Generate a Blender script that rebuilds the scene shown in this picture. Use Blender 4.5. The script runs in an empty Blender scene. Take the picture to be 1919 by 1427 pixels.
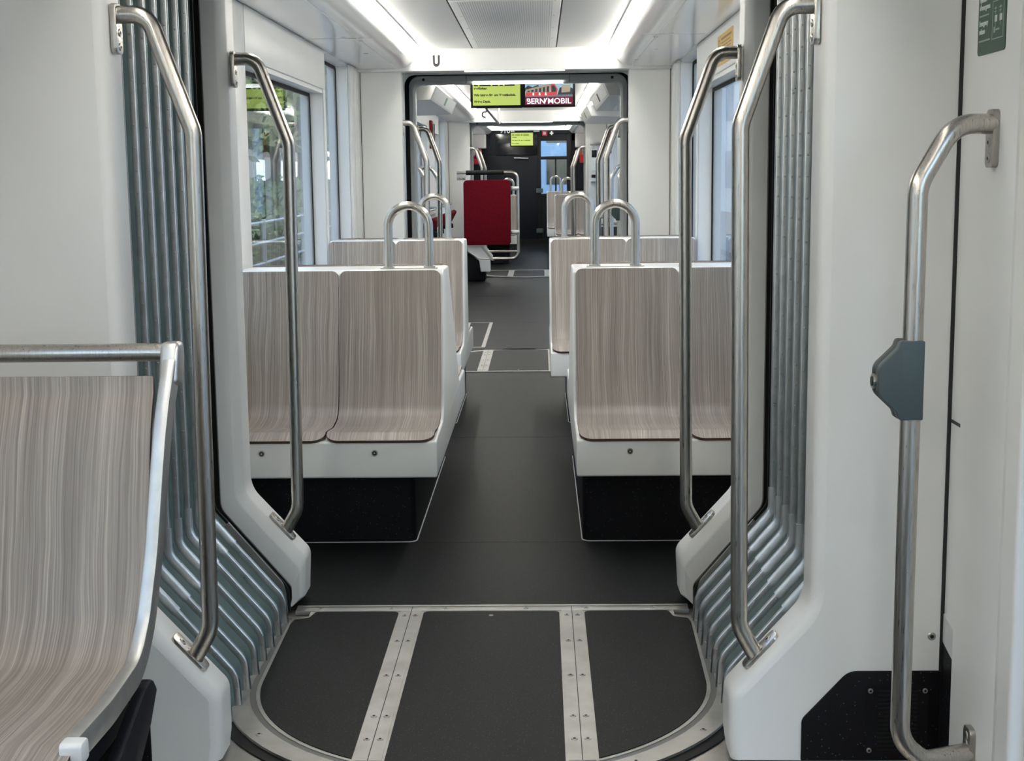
import bpy, bmesh, math, random
from mathutils import Vector, Matrix, noise
random.seed(7)
PI = math.pi
SC = bpy.context.scene
COL = SC.collection
ORG = {}

# ------------------------------------------------------------------ materials
def new_mat(name):
    m = bpy.data.materials.new(name); m.use_nodes = True
    nt = m.node_tree; b = nt.nodes['Principled BSDF']
    return m, nt, b

def plain(name, col, rough=.5, metal=0., spec=.5, coat=0.):
    m, nt, b = new_mat(name)
    b.inputs['Base Color'].default_value = (*col, 1)
    b.inputs['Roughness'].default_value = rough
    b.inputs['Metallic'].default_value = metal
    b.inputs['Specular IOR Level'].default_value = spec
    b.inputs['Coat Weight'].default_value = coat
    b.inputs['Coat Roughness'].default_value = .08
    return m

def mottled(name, c0, c1, scale, rough=.5, metal=0., bump=0., stretch=(1, 1, 1), detail=4., r2=None, spec=.5):
    m, nt, b = new_mat(name)
    tc = nt.nodes.new('ShaderNodeTexCoord'); mp = nt.nodes.new('ShaderNodeMapping')
    mp.inputs['Scale'].default_value = stretch
    n = nt.nodes.new('ShaderNodeTexNoise'); n.inputs['Scale'].default_value = scale; n.inputs['Detail'].default_value = detail
    r = nt.nodes.new('ShaderNodeValToRGB')
    r.color_ramp.elements[0].color = (*c0, 1); r.color_ramp.elements[1].color = (*c1, 1)
    r.color_ramp.elements[0].position = .35; r.color_ramp.elements[1].position = .65
    nt.links.new(tc.outputs['Object'], mp.inputs['Vector']); nt.links.new(mp.outputs['Vector'], n.inputs['Vector'])
    nt.links.new(n.outputs['Fac'], r.inputs['Fac']); nt.links.new(r.outputs['Color'], b.inputs['Base Color'])
    b.inputs['Roughness'].default_value = rough; b.inputs['Metallic'].default_value = metal
    b.inputs['Specular IOR Level'].default_value = spec
    if r2 is not None:
        mr = nt.nodes.new('ShaderNodeMapRange'); mr.inputs['To Min'].default_value = rough; mr.inputs['To Max'].default_value = r2
        nt.links.new(n.outputs['Fac'], mr.inputs['Value']); nt.links.new(mr.outputs['Result'], b.inputs['Roughness'])
    if bump:
        bp = nt.nodes.new('ShaderNodeBump'); bp.inputs['Strength'].default_value = bump; bp.inputs['Distance'].default_value = .002
        nt.links.new(n.outputs['Fac'], bp.inputs['Height']); nt.links.new(bp.outputs['Normal'], b.inputs['Normal'])
    return m

def speckled(name, base, fleck, scale, thresh, rough, spec=.5):
    m, nt, b = new_mat(name)
    tc = nt.nodes.new('ShaderNodeTexCoord')
    v = nt.nodes.new('ShaderNodeTexVoronoi'); v.inputs['Scale'].default_value = scale
    n = nt.nodes.new('ShaderNodeTexNoise'); n.inputs['Scale'].default_value = 3.; n.inputs['Detail'].default_value = 6
    lt = nt.nodes.new('ShaderNodeMath'); lt.operation = 'LESS_THAN'; lt.inputs[1].default_value = thresh
    sep = nt.nodes.new('ShaderNodeSeparateColor')
    gt = nt.nodes.new('ShaderNodeMath'); gt.operation = 'GREATER_THAN'; gt.inputs[1].default_value = .72
    mul = nt.nodes.new('ShaderNodeMath'); mul.operation = 'MULTIPLY'
    mx = nt.nodes.new('ShaderNodeMixRGB'); mx.inputs['Color2'].default_value = (*fleck, 1)
    mx2 = nt.nodes.new('ShaderNodeMixRGB')
    mx2.inputs['Color1'].default_value = (*[c * .85 for c in base], 1); mx2.inputs['Color2'].default_value = (*[c * 1.2 for c in base], 1)
    for t in (v, n): nt.links.new(tc.outputs['Object'], t.inputs['Vector'])
    nt.links.new(v.outputs['Distance'], lt.inputs[0]); nt.links.new(v.outputs['Color'], sep.inputs[0])
    nt.links.new(sep.outputs[0], gt.inputs[0]); nt.links.new(lt.outputs[0], mul.inputs[0]); nt.links.new(gt.outputs[0], mul.inputs[1])
    nt.links.new(n.outputs['Fac'], mx2.inputs['Fac']); nt.links.new(mx2.outputs['Color'], mx.inputs['Color1'])
    nt.links.new(mul.outputs[0], mx.inputs['Fac']); nt.links.new(mx.outputs['Color'], b.inputs['Base Color'])
    b.inputs['Roughness'].default_value = rough; b.inputs['Specular IOR Level'].default_value = spec
    return m

def emit(name, col, s):
    m, nt, b = new_mat(name)
    b.inputs['Base Color'].default_value = (*[min(1, c) * .5 for c in col], 1)
    b.inputs['Emission Color'].default_value = (*col, 1); b.inputs['Emission Strength'].default_value = s
    b.inputs['Roughness'].default_value = .3
    return m

def wood():
    m, nt, b = new_mat('greyed ash laminate')
    N, L = nt.nodes.new, nt.links.new
    uv = N('ShaderNodeUVMap'); oi = N('ShaderNodeObjectInfo')
    off = N('ShaderNodeCombineXYZ'); mu = N('ShaderNodeMath'); mu.operation = 'MULTIPLY'; mu.inputs[1].default_value = 17.
    L(oi.outputs['Random'], mu.inputs[0]); L(mu.outputs[0], off.inputs['X']); L(mu.outputs[0], off.inputs['Z'])
    ad = N('ShaderNodeVectorMath'); L(uv.outputs[0], ad.inputs[0]); L(off.outputs[0], ad.inputs[1])
    # slow sideways wander of the grain
    mpw = N('ShaderNodeMapping'); mpw.inputs['Scale'].default_value = (7, 2.2, 1); L(ad.outputs[0], mpw.inputs['Vector'])
    nw = N('ShaderNodeTexNoise'); nw.inputs['Scale'].default_value = 1.; nw.inputs['Detail'].default_value = 2.; L(mpw.outputs[0], nw.inputs['Vector'])
    sub = N('ShaderNodeMath'); sub.operation = 'SUBTRACT'; sub.inputs[1].default_value = .5; L(nw.outputs['Fac'], sub.inputs[0])
    sc = N('ShaderNodeMath'); sc.operation = 'MULTIPLY'; sc.inputs[1].default_value = .035; L(sub.outputs[0], sc.inputs[0])
    cx = N('ShaderNodeCombineXYZ'); L(sc.outputs[0], cx.inputs['X'])
    ad2 = N('ShaderNodeVectorMath'); L(ad.outputs[0], ad2.inputs[0]); L(cx.outputs[0], ad2.inputs[1])
    def grain(sx, sy, det):
        mp = N('ShaderNodeMapping'); mp.inputs['Scale'].default_value = (sx, sy, 1); L(ad2.outputs[0], mp.inputs['Vector'])
        n = N('ShaderNodeTexNoise'); n.inputs['Scale'].default_value = 1.; n.inputs['Detail'].default_value = det
        L(mp.outputs[0], n.inputs['Vector']); return n
    g1 = grain(290, 1.6, 3.); g2 = grain(22, .5, 2.); g3 = grain(420, 16, 2.)
    a0 = N('ShaderNodeMath'); a0.operation = 'MULTIPLY'; a0.inputs[1].default_value = .30; L(g2.outputs['Fac'], a0.inputs[0])
    a = N('ShaderNodeMath'); a.operation = 'MULTIPLY_ADD'; a.inputs[1].default_value = .60; L(g1.outputs['Fac'], a.inputs[0]); L(a0.outputs[0], a.inputs[2])
    a2 = N('ShaderNodeMath'); a2.operation = 'MULTIPLY_ADD'; a2.inputs[1].default_value = .10; L(g3.outputs['Fac'], a2.inputs[0]); L(a.outputs[0], a2.inputs[2])
    r = N('ShaderNodeValToRGB'); L(a2.outputs[0], r.inputs['Fac'])
    e = r.color_ramp.elements
    e[0].position = .34; e[0].color = (.215, .182, .158, 1); e[1].position = .66; e[1].color = (.52, .465, .405, 1)
    k = e.new(.47); k.color = (.298, .256, .222, 1)
    k = e.new(.55); k.color = (.38, .332, .290, 1)
    L(r.outputs['Color'], b.inputs['Base Color'])
    b.inputs['Roughness'].default_value = .36; b.inputs['Specular IOR Level'].default_value = .45
    return m

def glass():
    m, nt, b = new_mat('window glass'); nt.nodes.remove(b)
    N, L = nt.nodes.new, nt.links.new
    t = N('ShaderNodeBsdfTransparent'); t.inputs['Color'].default_value = (.66, .70, .71, 1)
    g = N('ShaderNodeBsdfGlossy'); g.inputs['Roughness'].default_value = .01; g.inputs['Color'].default_value = (.95, .97, 1, 1)
    f = N('ShaderNodeFresnel'); ge = N('ShaderNodeNewGeometry'); mr = N('ShaderNodeMapRange')
    mr.inputs['To Min'].default_value = 1.38; mr.inputs['To Max'].default_value = 1 / 1.38   # same reflection on both faces of the sheet
    L(ge.outputs['Backfacing'], mr.inputs['Value']); L(mr.outputs['Result'], f.inputs['IOR'])
    mx = N('ShaderNodeMixShader'); L(f.outputs[0], mx.inputs[0]); L(t.outputs[0], mx.inputs[1]); L(g.outputs[0], mx.inputs[2])
    L(mx.outputs[0], nt.nodes['Material Output'].inputs['Surface'])
    return m

WHITE = mottled('white moulded plastic', (.77, .77, .75), (.80, .80, .78), 2.5, .33)
PANEL = mottled('off white textured wall laminate', (.80, .80, .77), (.83, .83, .80), 260., .55, bump=.12)
CEIL = plain('glossy pale ceiling laminate', (.86, .865, .855), .15, spec=.55)
CEILW = plain('white ceiling paint', (.86, .86, .84), .3)
SEALGREY = plain('grey floor seal', (.16, .16, .155), .5)
SEATW = mottled('white seat gelcoat', (.80, .80, .775), (.83, .83, .80), 3., .24)
RIMGREY = plain('grey painted frame', (.60, .61, .605), .4)
STEEL = mottled('brushed stainless steel', (.50, .47, .43), (.60, .57, .53), 30., .24, 1., stretch=(8, 8, .6), r2=.34)
STEELD = mottled('darker brushed stainless steel', (.40, .38, .35), (.47, .45, .42), 14., .34, 1., r2=.48)
ALU = mottled('matt aluminium', (.62, .63, .63), (.70, .71, .71), 25., .36, 1., r2=.46)
ALUF = mottled('worn floor aluminium', (.40, .39, .365), (.50, .49, .465), 9., .42, 1., r2=.55)
FLOORM = speckled('dark speckled rubber floor', (.0098, .0105, .0105), (.085, .095, .10), 180., .22, .5, .13)
PLINTH = speckled('black speckled plinth covering', (.0045, .0045, .006), (.10, .11, .15), 110., .16, .55, .18)
BLACK = plain('black rubber', (.006, .006, .006), .6, spec=.3)
DARK = plain('dark recess', (.012, .012, .013), .5)
RIBALU = mottled('rib aluminium', (.52, .535, .535), (.60, .61, .61), 25., .25, 1., r2=.34)
FABRIC = mottled('grey green coated fabric', (.105, .155, .155), (.14, .195, .193), 12., .5)
WOOD = wood()
PLYEDGE = plain('brown plywood edge', (.10, .055, .04), .5)
GLASS = glass()
RED = mottled('dark red upholstery', (.105, .004, .009), (.135, .007, .013), 90., .8, bump=.2, spec=.04)
REDBRIGHT = plain('signal red paint', (.42, .012, .018), .35)
REDDARK = plain('dark red paint', (.20, .006, .012), .4, spec=.3)
CABDARK = plain('blue black cab panel', (.010, .0115, .0155), .5, spec=.18)
CABGLASS = plain('dark tinted cab glass', (.006, .007, .009), .05, spec=.6)
BOXGREY = plain('slate grey plastic', (.070, .092, .094), .45, spec=.3)
BOXDARK = plain('dark slate plastic', (.028, .036, .040), .45, spec=.3)
LED = emit('led diffuser', (1., .965, .885), 14.0)
LEDNEAR = emit('led diffuser of the entrance', (1., .95, .855), 12.5)
LEDSTRIP = emit('led door strip', (1., .99, .95), 3.)
SCRGREEN = emit('lime green screen', (.40, .50, .11), .45)
SCRMAROON = emit('maroon screen field', (.14, .005, .025), .35)
SCRWHITE = emit('white screen lettering', (.85, .85, .95), .6)
SCRSKY = emit('screen sky blue', (.26, .42, .52), .4)
SCRDARK = emit('screen dark', (.02, .025, .03), .6)
SCRRED = emit('screen tram red', (.45, .05, .05), .5)
SCRROAD = emit('screen road grey', (.12, .14, .18), .5)
SCRGREY = emit('screen pale facade', (.32, .27, .21), .4)
INK = plain('black ink', (.01, .01, .01), .5)
SIGNGREEN = plain('dark green sign film', (.035, .085, .055), .4)
SIGNWHITE = plain('white sign print', (.72, .78, .73), .5)
SIGNLIGHT = plain('pale green sign print', (.35, .45, .38), .5)
YELLOW = plain('yellow sticker film', (.62, .40, .09), .5)
BROWNINK = plain('brown sticker print', (.22, .12, .03), .5)
STICKGREEN = plain('green sticker film', (.10, .30, .14), .5)
LEAF1 = mottled('dark leaves', (.03, .065, .018), (.07, .12, .03), 3., .6)
LEAF2 = mottled('light leaves', (.09, .15, .035), (.20, .24, .07), 3., .6)
BARK = mottled('bark', (.05, .04, .03), (.11, .09, .07), 9., .9)
ASPHALT = mottled('asphalt', (.09, .09, .09), (.15, .15, .145), 4., .85)
KERB = mottled('pale paving', (.17, .165, .155), (.24, .235, .22), 3., .85)
SANDY = mottled('sand coloured render', (.40, .37, .31), (.47, .43, .37), 1.2, .85)
BRICK = mottled('weathered facade', (.10, .10, .085), (.16, .15, .13), 2., .85)
FACADE = mottled('pale rendered facade', (.80, .79, .76), (.88, .87, .84), 1.2, .8)
FACADE2 = plain('blue grey glass facade', (.28, .40, .52), .2)
FENCE = plain('pale metal fence', (.45, .46, .47), .4, 1.)

# ------------------------------------------------------------------ mesh tools
def fillet(pts, rs, n=7):
    P = [Vector(p) for p in pts]
    if not isinstance(rs, (list, tuple)): rs = [0] + [rs] * (len(P) - 2) + [0]
    out = [P[0]]
    for i in range(1, len(P) - 1):
        a, b, c = P[i - 1], P[i], P[i + 1]; r = rs[i]
        u = (a - b).normalized(); w = (c - b).normalized()
        ang = u.angle(w); turn = PI - ang
        if r <= 0 or turn < .02: out.append(b); continue
        t = min(r * math.tan(turn / 2), .49 * (a - b).length, .49 * (c - b).length)
        p0, p2 = b + u * t, b + w * t; wt = math.cos(turn / 2)
        for k in range(n + 1):
            s = k / n; A, B, D = (1 - s) ** 2, 2 * s * (1 - s) * wt, s * s
            out.append((p0 * A + b * B + p2 * D) / (A + B + D))
    out.append(P[-1])
    return out

def rrect(x0, x1, y0, y1, r, n=5):
    pts = []
    for cx, cy, a0 in ((x1 - r, y1 - r, 0), (x0 + r, y1 - r, PI / 2), (x0 + r, y0 + r, PI), (x1 - r, y0 + r, 1.5 * PI)):
        for k in range(n + 1):
            a = a0 + k / n * PI / 2; pts.append((cx + r * math.cos(a), cy + r * math.sin(a)))
    return pts

def ax3(axis, u, v, w):
    return {'X': (w, u, v), 'Y': (u, w, v), 'Z': (u, v, w)}[axis]

class MB:
    def __init__(s): s.v = []; s.f = []; s.m = []; s.uv = {}
    def add(s, vs, fs, m=0):
        o = len(s.v); s.v += [tuple(v) for v in vs]
        for f in fs: s.f.append([o + i for i in f]); s.m.append(m)
    def box(s, x0, x1, y0, y1, z0, z1, m=0):
        s.add([(x, y, z) for z in (z0, z1) for y in (y0, y1) for x in (x0, x1)],
              [(0, 2, 3, 1), (4, 5, 7, 6), (0, 1, 5, 4), (2, 6, 7, 3), (0, 4, 6, 2), (1, 3, 7, 5)], m)
        return s
    def prism(s, poly, axis, a0, a1, m=0):
        n = len(poly)
        s.add([ax3(axis, p[0], p[1], a0) for p in poly] + [ax3(axis, p[0], p[1], a1) for p in poly],
              [tuple(range(n))[::-1], tuple(range(n, 2 * n))] + [(i, (i + 1) % n, n + (i + 1) % n, n + i) for i in range(n)], m)
        return s
    def band(s, A, B, axis, a0, a1, m=0, closed=False):
        n = len(A); vs = []
        for a in (a0, a1):
            vs += [ax3(axis, p[0], p[1], a) for p in A]; vs += [ax3(axis, p[0], p[1], a) for p in B]
        fs = []
        for i in range(n if closed else n - 1):
            j = (i + 1) % n
            fs += [(i, j, n + j, n + i), (2 * n + i, 3 * n + i, 3 * n + j, 2 * n + j), (i, 2 * n + i, 2 * n + j, j), (n + i, n + j, 3 * n + j, 3 * n + i)]
        if not closed:
            fs += [(0, n, 3 * n, 2 * n), (n - 1, 3 * n - 1, 4 * n - 1, 2 * n - 1)]
        s.add(vs, fs, m); return s
    def tube(s, pts, r, seg=14, m=0, caps=True, closed=False):
        P = [Vector(p) for p in pts]; n = len(P)
        T = []
        for i in range(n):
            a = P[i - 1] if (i or closed) else P[i]; b = P[(i + 1) % n] if (i < n - 1 or closed) else P[i]
            T.append((b - a).normalized())
        ref = Vector((0, 0, 1)) if abs(T[0].z) < .9 else Vector((0, 1, 0))
        nrm = (ref - T[0] * ref.dot(T[0])).normalized(); vs = []
        for i in range(n):
            nrm = (nrm - T[i] * nrm.dot(T[i])).normalized(); bi = T[i].cross(nrm)
            for k in range(seg):
                a = 2 * PI * k / seg; vs.append(P[i] + (nrm * math.cos(a) + bi * math.sin(a)) * r)
        fs = []
        for i in range(n if closed else n - 1):
            j = (i + 1) % n
            for k in range(seg):
                l = (k + 1) % seg; fs.append((i * seg + k, i * seg + l, j * seg + l, j * seg + k))
        if caps and not closed: fs += [tuple(range(seg))[::-1], tuple(range((n - 1) * seg, n * seg))]
        s.add(vs, fs, m); return s
    def cyl(s, c, axis, r, h, seg=16, m=0, r2=None):
        d = {'X': Vector((1, 0, 0)), 'Y': Vector((0, 1, 0)), 'Z': Vector((0, 0, 1))}[axis] if isinstance(axis, str) else Vector(axis).normalized()
        c = Vector(c); u = d.orthogonal().normalized(); w = d.cross(u); r2 = r if r2 is None else r2
        vs = [c + (u * math.cos(2 * PI * k / seg) + w * math.sin(2 * PI * k / seg)) * r for k in range(seg)]
        vs += [c + d * h + (u * math.cos(2 * PI * k / seg) + w * math.sin(2 * PI * k / seg)) * r2 for k in range(seg)]
        s.add(vs, [tuple(range(seg))[::-1], tuple(range(seg, 2 * seg))] + [(k, (k + 1) % seg, seg + (k + 1) % seg, seg + k) for k in range(seg)], m)
        return s
    def dome(s, c, axis, r, h, seg=8, m=0):
        d = Vector(axis).normalized(); c = Vector(c); u = d.orthogonal().normalized(); w = d.cross(u)
        vs = []
        for rr, hh in ((r, 0), (r * .75, h * .65)):
            vs += [c + d * hh + (u * math.cos(2 * PI * k / seg) + w * math.sin(2 * PI * k / seg)) * rr for k in range(seg)]
        vs.append(c + d * h)
        fs = [(k, (k + 1) % seg, seg + (k + 1) % seg, seg + k) for k in range(seg)] + [(seg + k, seg + (k + 1) % seg, 2 * seg) for k in range(seg)]
        s.add(vs, fs, m); return s
    def sweepXZ(s, path, sec, y, m=0, closed=True, caps=True):
        """sweep a section [(a along in-plane normal, b along Y)] along a path of (x, z)"""
        P = [Vector(p) for p in path]; n = len(P); k = len(sec); vs = []
        for i in range(n):
            a = P[max(0, i - 1)]; b = P[min(n - 1, i + 1)]
            t = (b - a).normalized(); nr = Vector((t.y, -t.x))
            for (aa, bb) in sec: q = P[i] + nr * aa; vs.append((q.x, y + bb, q.y))
        fs = []; kk = k if closed else k - 1
        for i in range(n - 1):
            for j in range(kk):
                l = (j + 1) % k; fs.append((i * k + j, (i + 1) * k + j, (i + 1) * k + l, i * k + l))
        if closed and caps: fs += [tuple(range(k)), tuple(range((n - 1) * k, n * k))[::-1]]
        s.add(vs, fs, m); return s
    def screw(s, c, nrm, r=.009, m=0, md=1):
        n = Vector(nrm).normalized(); c = Vector(c)
        s.cyl(c, n, r, .0025, 12, m, r * .8)
        s.cyl(c + n * .0022, n, r * .48, .0008, 6, md)
        return s
    def build(s, name, mats, parent=None, bevel=0, seg=2, bang=40, smooth=38, weld=False):
        me = bpy.data.meshes.new(name)
        o = Vector((0, 0, 0))
        if parent is not None: o = ORG[parent.name]
        me.from_pydata([Vector(v) - o for v in s.v], [], s.f)
        mats = mats if isinstance(mats, (list, tuple)) else [mats]
        for m in mats: me.materials.append(m)
        for p, mi in zip(me.polygons, s.m): p.material_index = mi
        if s.uv:
            ul = me.uv_layers.new(name='UVMap')
            for l in me.loops:
                ul.data[l.index].uv = s.uv.get(l.vertex_index, (0, 0))
        bm = bmesh.new(); bm.from_mesh(me)
        if weld: bmesh.ops.remove_doubles(bm, verts=bm.verts, dist=1e-5)
        bmesh.ops.recalc_face_normals(bm, faces=bm.faces)
        if bevel:
            ed = [e for e in bm.edges if len(e.link_faces) == 2 and e.calc_face_angle(0) > math.radians(bang)]
            bmesh.ops.bevel(bm, geom=ed, offset=bevel, segments=seg, profile=.5, affect='EDGES', clamp_overlap=True)
        bm.to_mesh(me); bm.free()
        for p in me.polygons: p.use_smooth = True
        me.set_sharp_from_angle(angle=math.radians(smooth))
        ob = bpy.data.objects.new(name, me); COL.objects.link(ob)
        if parent is not None: ob.parent = parent
        ORG[ob.name] = o
        return ob

def tag(o, label, cat, group=None):
    o['label'] = label; o['category'] = cat
    if group: o['group'] = group
    return o

def thing(name, label, cat, loc=(0, 0, 0), group=None):
    e = bpy.data.objects.new(name, None); e.empty_display_size = .1; COL.objects.link(e)
    e.location = loc; ORG[e.name] = Vector(loc)
    return tag(e, label, cat, group)

def struct(o): o['kind'] = 'structure'; return o

def dup(root, loc, rotz=0, label=None):
    def cp(o, par):
        c = o.copy(); COL.objects.link(c)
        if par is not None: c.parent = par
        for ch in [x for x in KIDS.get(o.name, [])]: cp(ch, c)
        return c
    KIDS = {}
    for ob in COL.objects:
        if ob.parent: KIDS.setdefault(ob.parent.name, []).append(ob)
    r = cp(root, None); r.location = loc; r.rotation_euler = (0, 0, rotz)
    if label: r['label'] = label
    return r

def text(name, body, loc, rot, size, mat, parent=None, width=None, ext=.0004, bold=0., align='LEFT'):
    cu = bpy.data.curves.new(name, 'FONT'); cu.body = body; cu.size = size; cu.extrude = ext; cu.offset = bold
    cu.align_x = align
    o = bpy.data.objects.new(name, cu); COL.objects.link(o)
    cu.materials.append(mat)
    o.location = Vector(loc) - (ORG[parent.name] if parent else Vector((0, 0, 0))); o.rotation_euler = rot
    if parent: o.parent = parent
    if width:
        bpy.context.view_layer.update()
        w = o.dimensions.x
        if w > 0: o.scale.x = width / w
    bpy.context.view_layer.update()
    me = bpy.data.meshes.new_from_object(o.evaluated_get(bpy.context.evaluated_depsgraph_get()))
    q = bpy.data.objects.new(name, me); loc0, rot0, sc0 = o.location.copy(), o.rotation_euler.copy(), o.scale.copy()
    bpy.data.objects.remove(o); COL.objects.link(q); q.name = name
    q.location = loc0; q.rotation_euler = rot0; q.scale = sc0
    if parent: q.parent = parent
    ORG[q.name] = Vector((0, 0, 0))
    return q
FACE_Y = (PI / 2, 0, 0)            # reads along +X, faces the camera
FACE_X = (PI / 2, 0, -PI / 2)      # reads along -Y, faces -X

# ------------------------------------------------------------------ the shell of the tram
HW = 1.17                           # half width between the wall linings
CZ = 2.43                           # ceiling
GY = (3.40, 10.55, 20.55)           # near faces of the three gangways
GL = 1.30                           # near face to far frame
IN = [(.70, .006), (.655, .045), (.655, .18), (.860, .408), (.860, 2.265)]
INR = [0, .03, .05, .11, .07]

def u_path(half, rs, top):
    """half: right side points bottom to top; gives the whole U from left foot to right foot"""
    L = [(-x, z) for x, z in half]; pts = L + half[::-1]; r = rs + rs[::-1]; r[0] = r[-1] = 0
    return [(p.x, p.y) for p in fillet([Vector((a, b)) for a, b in pts], r, 8)]

inner = u_path(IN, INR, 2.265)

inner_near = u_path([(.662, .0), (.655, .05), (.655, .18), (.860, .408), (.860, 2.265)], [0, .0, .05, .11, .07], 0)
def offset_path(path, d):
    P = [Vector(p) for p in path]; out = []
    for i, p in enumerate(P):
        t = (P[min(len(P) - 1, i + 1)] - P[max(0, i - 1)]).normalized(); out.append((p.x + t.y * d, p.y - t.x * d))
    return out
wall_in = offset_path(inner_near, -.030)
panel_in = u_path([(.70, .0), (.66, .05), (.66, .18), (.845, .405), (.845, 2.268)], [0, 0, .05, .10, 0], 0)

def end_wall(name, y, outer=1.22, lip=False):
    mb = MB()
    poly = [(-outer, 0.), (-outer, 2.5), (outer, 2.5), (outer, 0.)] + (wall_in if lip else panel_in)[::-1]
    mb.prism(poly, 'Y', y, y + .115)
    o = struct(mb.build(name, WHITE if lip else PANEL))
    if lip:
        # rounded moulding that runs round the opening, a few millimetres proud
        mb = MB()
        sec = [(.0, .118), (.0, .030), (-.0023, .0185), (-.0088, .0088), (-.0185, .0023), (-.030, .0), (-.030, .118)]
        mb.sweepXZ(inner_near, sec, y)
        mb.build('opening_lip', WHITE, o, smooth=50)
    return o

w1 = end_wall('wall_near', GY[0], 1.25, True)
w2 = end_wall('wall_middle', GY[1] - .05, HW)
w3 = end_wall('wall_far', GY[2] - .05, HW)

# black kick panels with a vent grille, low on the near end wall
for sx in (1, -1):
    mb = MB()
    kp = [(Vector(p)) for p in ((.838, .004), (.838, .115), (.955, .243), (1.188, .243), (1.188, .004))]
    kp = [(sx * p.x, p.y) for p in fillet(kp, [0, .03, .05, 0, 0], 5)]
    mb.prism(kp, 'Y', GY[0] - .008, GY[0] + .002)
    k = mb.build('kick_panel', PLINTH, w1, bevel=.003)
    mb = MB()
    y = GY[0] - .0105
    mb.box(sx * 1.000, sx * 1.158, y, y + .003, .022, .205)
    for i in range(15):
        z = .034 + i * .0112
        mb.box(sx * 1.030, sx * 1.130, y - .002, y, z, z + .0045, 1)
    for a in (1.010, 1.148):
        for z in (.034, .193): mb.screw((sx * a, y, z), (0, -1, 0), .007, 2, 1)
    mb.build('vent_grille', [PLINTH, BLACK, STEELD], w1)
mb = MB(); mb.screw((1.163, GY[0], .333), (0, -1, 0), .011, 0, 1); mb.build('cover_screw', [STEEL, DARK], w1)

# --- floors
def slab(name, x0, x1, y0, y1, z, mat, th=.05):
    return struct(MB().box(x0, x1, y0, y1, z - th, z).build(name, mat))
slab('floor', -1.2, 1.2, 4.712, 10.59, 0, FLOORM)
slab('floor', -1.2, 1.2, 11.99, 20.62, 0, FLOORM)
slab('floor', -1.2, 1.2, -3.6, 2.9, 0, FLOORM)
for a, b in ((2.9, 4.712), (10.59, 11.99), (20.62, 22.0)):
    slab('floor', -1.2, 1.2, a, b, -.012, STEELD)
mb = MB(); mb.prism([(22.0, 0), (24.0, .09), (26.4, .12), (27.6, .2), (27.6, -.06), (22.0, -.06)], 'X', -1.2, 1.2)
struct(mb.build('floor', FLOORM))
# joints in the covering and the silver marking lines of the aisle
mb = MB()
mb.box(-1.1, 1.1, 5.573, 5.577, 0, .0006, 0)
for yy in (7.9, 14.2, 17.4): mb.box(-1.0, 1.0, yy, yy + .004, 0, .0006, 0)
struct(mb.build('trim_1', BLACK))
mb = MB()
mb.box(-.352, -.318, 12.15, 14.25, 0, .002)
mb.box(-1.0, -.352, 14.21, 14.25, 0, .002)
mb.box(-1.0, -.352, 12.15, 12.18, 0, .002)
struct(mb.build('trim_2', ALUF))

# --- side walls
WIN_N = [0]
def window(xs, y0, y1, z0, z1, black=.022, glass=True):
    WIN_N[0] += 1; s = 1 if xs > 0 else -1
    mb = MB()
    ga = rrect(y0, y1, z0, z1, .03); gb = rrect(y0 + black, y1 - black, z0 + black, z1 - black, .03)
    mb.band(ga, gb, 'X', xs - .004, xs + .008, closed=True)
    g = struct(mb.build('window_%d' % WIN_N[0], BLACK))
    p = MB(); p.box(xs, xs + .006, y0 + .004, y1 - .004, z0 + .004, z1 - .004)
    p.build('pane', GLASS, g)
    return g

def side_wall(name, s, y0, y1, opens, mat=WHITE, hw=HW):
    mb = MB(); th = .14
    X = lambda a: (min(s * hw, s * (hw + th)), max(s * hw, s * (hw + th)))
    xa, xb = X(0)
    ys = sorted(opens); cur = y0
    for (a, b, z0, z1) in ys:
        if a > cur: mb.box(xa, xb, cur, a, -.05, 2.5)
        mb.box(xa, xb, a, b, -.05, z0); mb.box(xa, xb, a, b, z1, 2.5)
        cur = b
    if cur < y1: mb.box(xa, xb, cur, y1, -.05, 2.5)
    o = struct(mb.build(name, mat))
    for (a, b, z0, z1) in ys: window(s * (hw + .085), a, b, z0, z1)
    return o

M2 = [(5.30, 6.19, .93, 2.27), (6.47, 8.78, .93, 2.02), (8.86, 9.93, .93, 2.27)]
M3 = [(12.6, 13.9, .93, 2.1), (14.6, 16.9, .25, 2.1), (18.0, 18.75, .93, 2.05), (18.83, 19.95, .93, 2.27)]
M4 = [(22.6, 26.2, .95, 2.05)]
M1L = [(-3.2, -1.2, .93, 2.1), (.2, 2.3, .25, 2.1)]
M1R = [(-3.2, -1.2, .93, 2.1), (-.2, 2.82, .12, 2.12)]
for s, nm, m1 in ((-1, 'left', M1L), (1, 'right', M1R)):
    side_wall('wall_%s' % nm, s, 4.86, GY[1] - .05, M2)
    side_wall('wall_%s' % nm, s, 12.02, GY[2] - .05, M3)
    side_wall('wall_%s' % nm, s, 22.0, 27.6, M4)
    side_wall('wall_%s' % nm, s, -3.6, GY[0], m1, hw=1.205)
# reveals, white mullion caps and small lining joints in the middle section
for s in (-1, 1):
    mb = MB()
    for y in (6.20, 8.785): mb.box(s * (HW - .008), s * HW, y, y + (.26 if y < 7 else .07), .9, 2.285)
    mb.box(s * (HW - .012), s * HW, 6.46, 8.79, 2.045, 2.285)
    for y in (9.95, 10.17): mb.box(s * (HW - .02), s * HW, y, y + .20, 0, 2.285)
    struct(mb.build('trim_3', WHITE, bevel=.004))
mb = MB()
struct(MB().box(-1.33, 1.33, -3.7, -3.6, -.05, 2.5).build('wall_back', WHITE))

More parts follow.
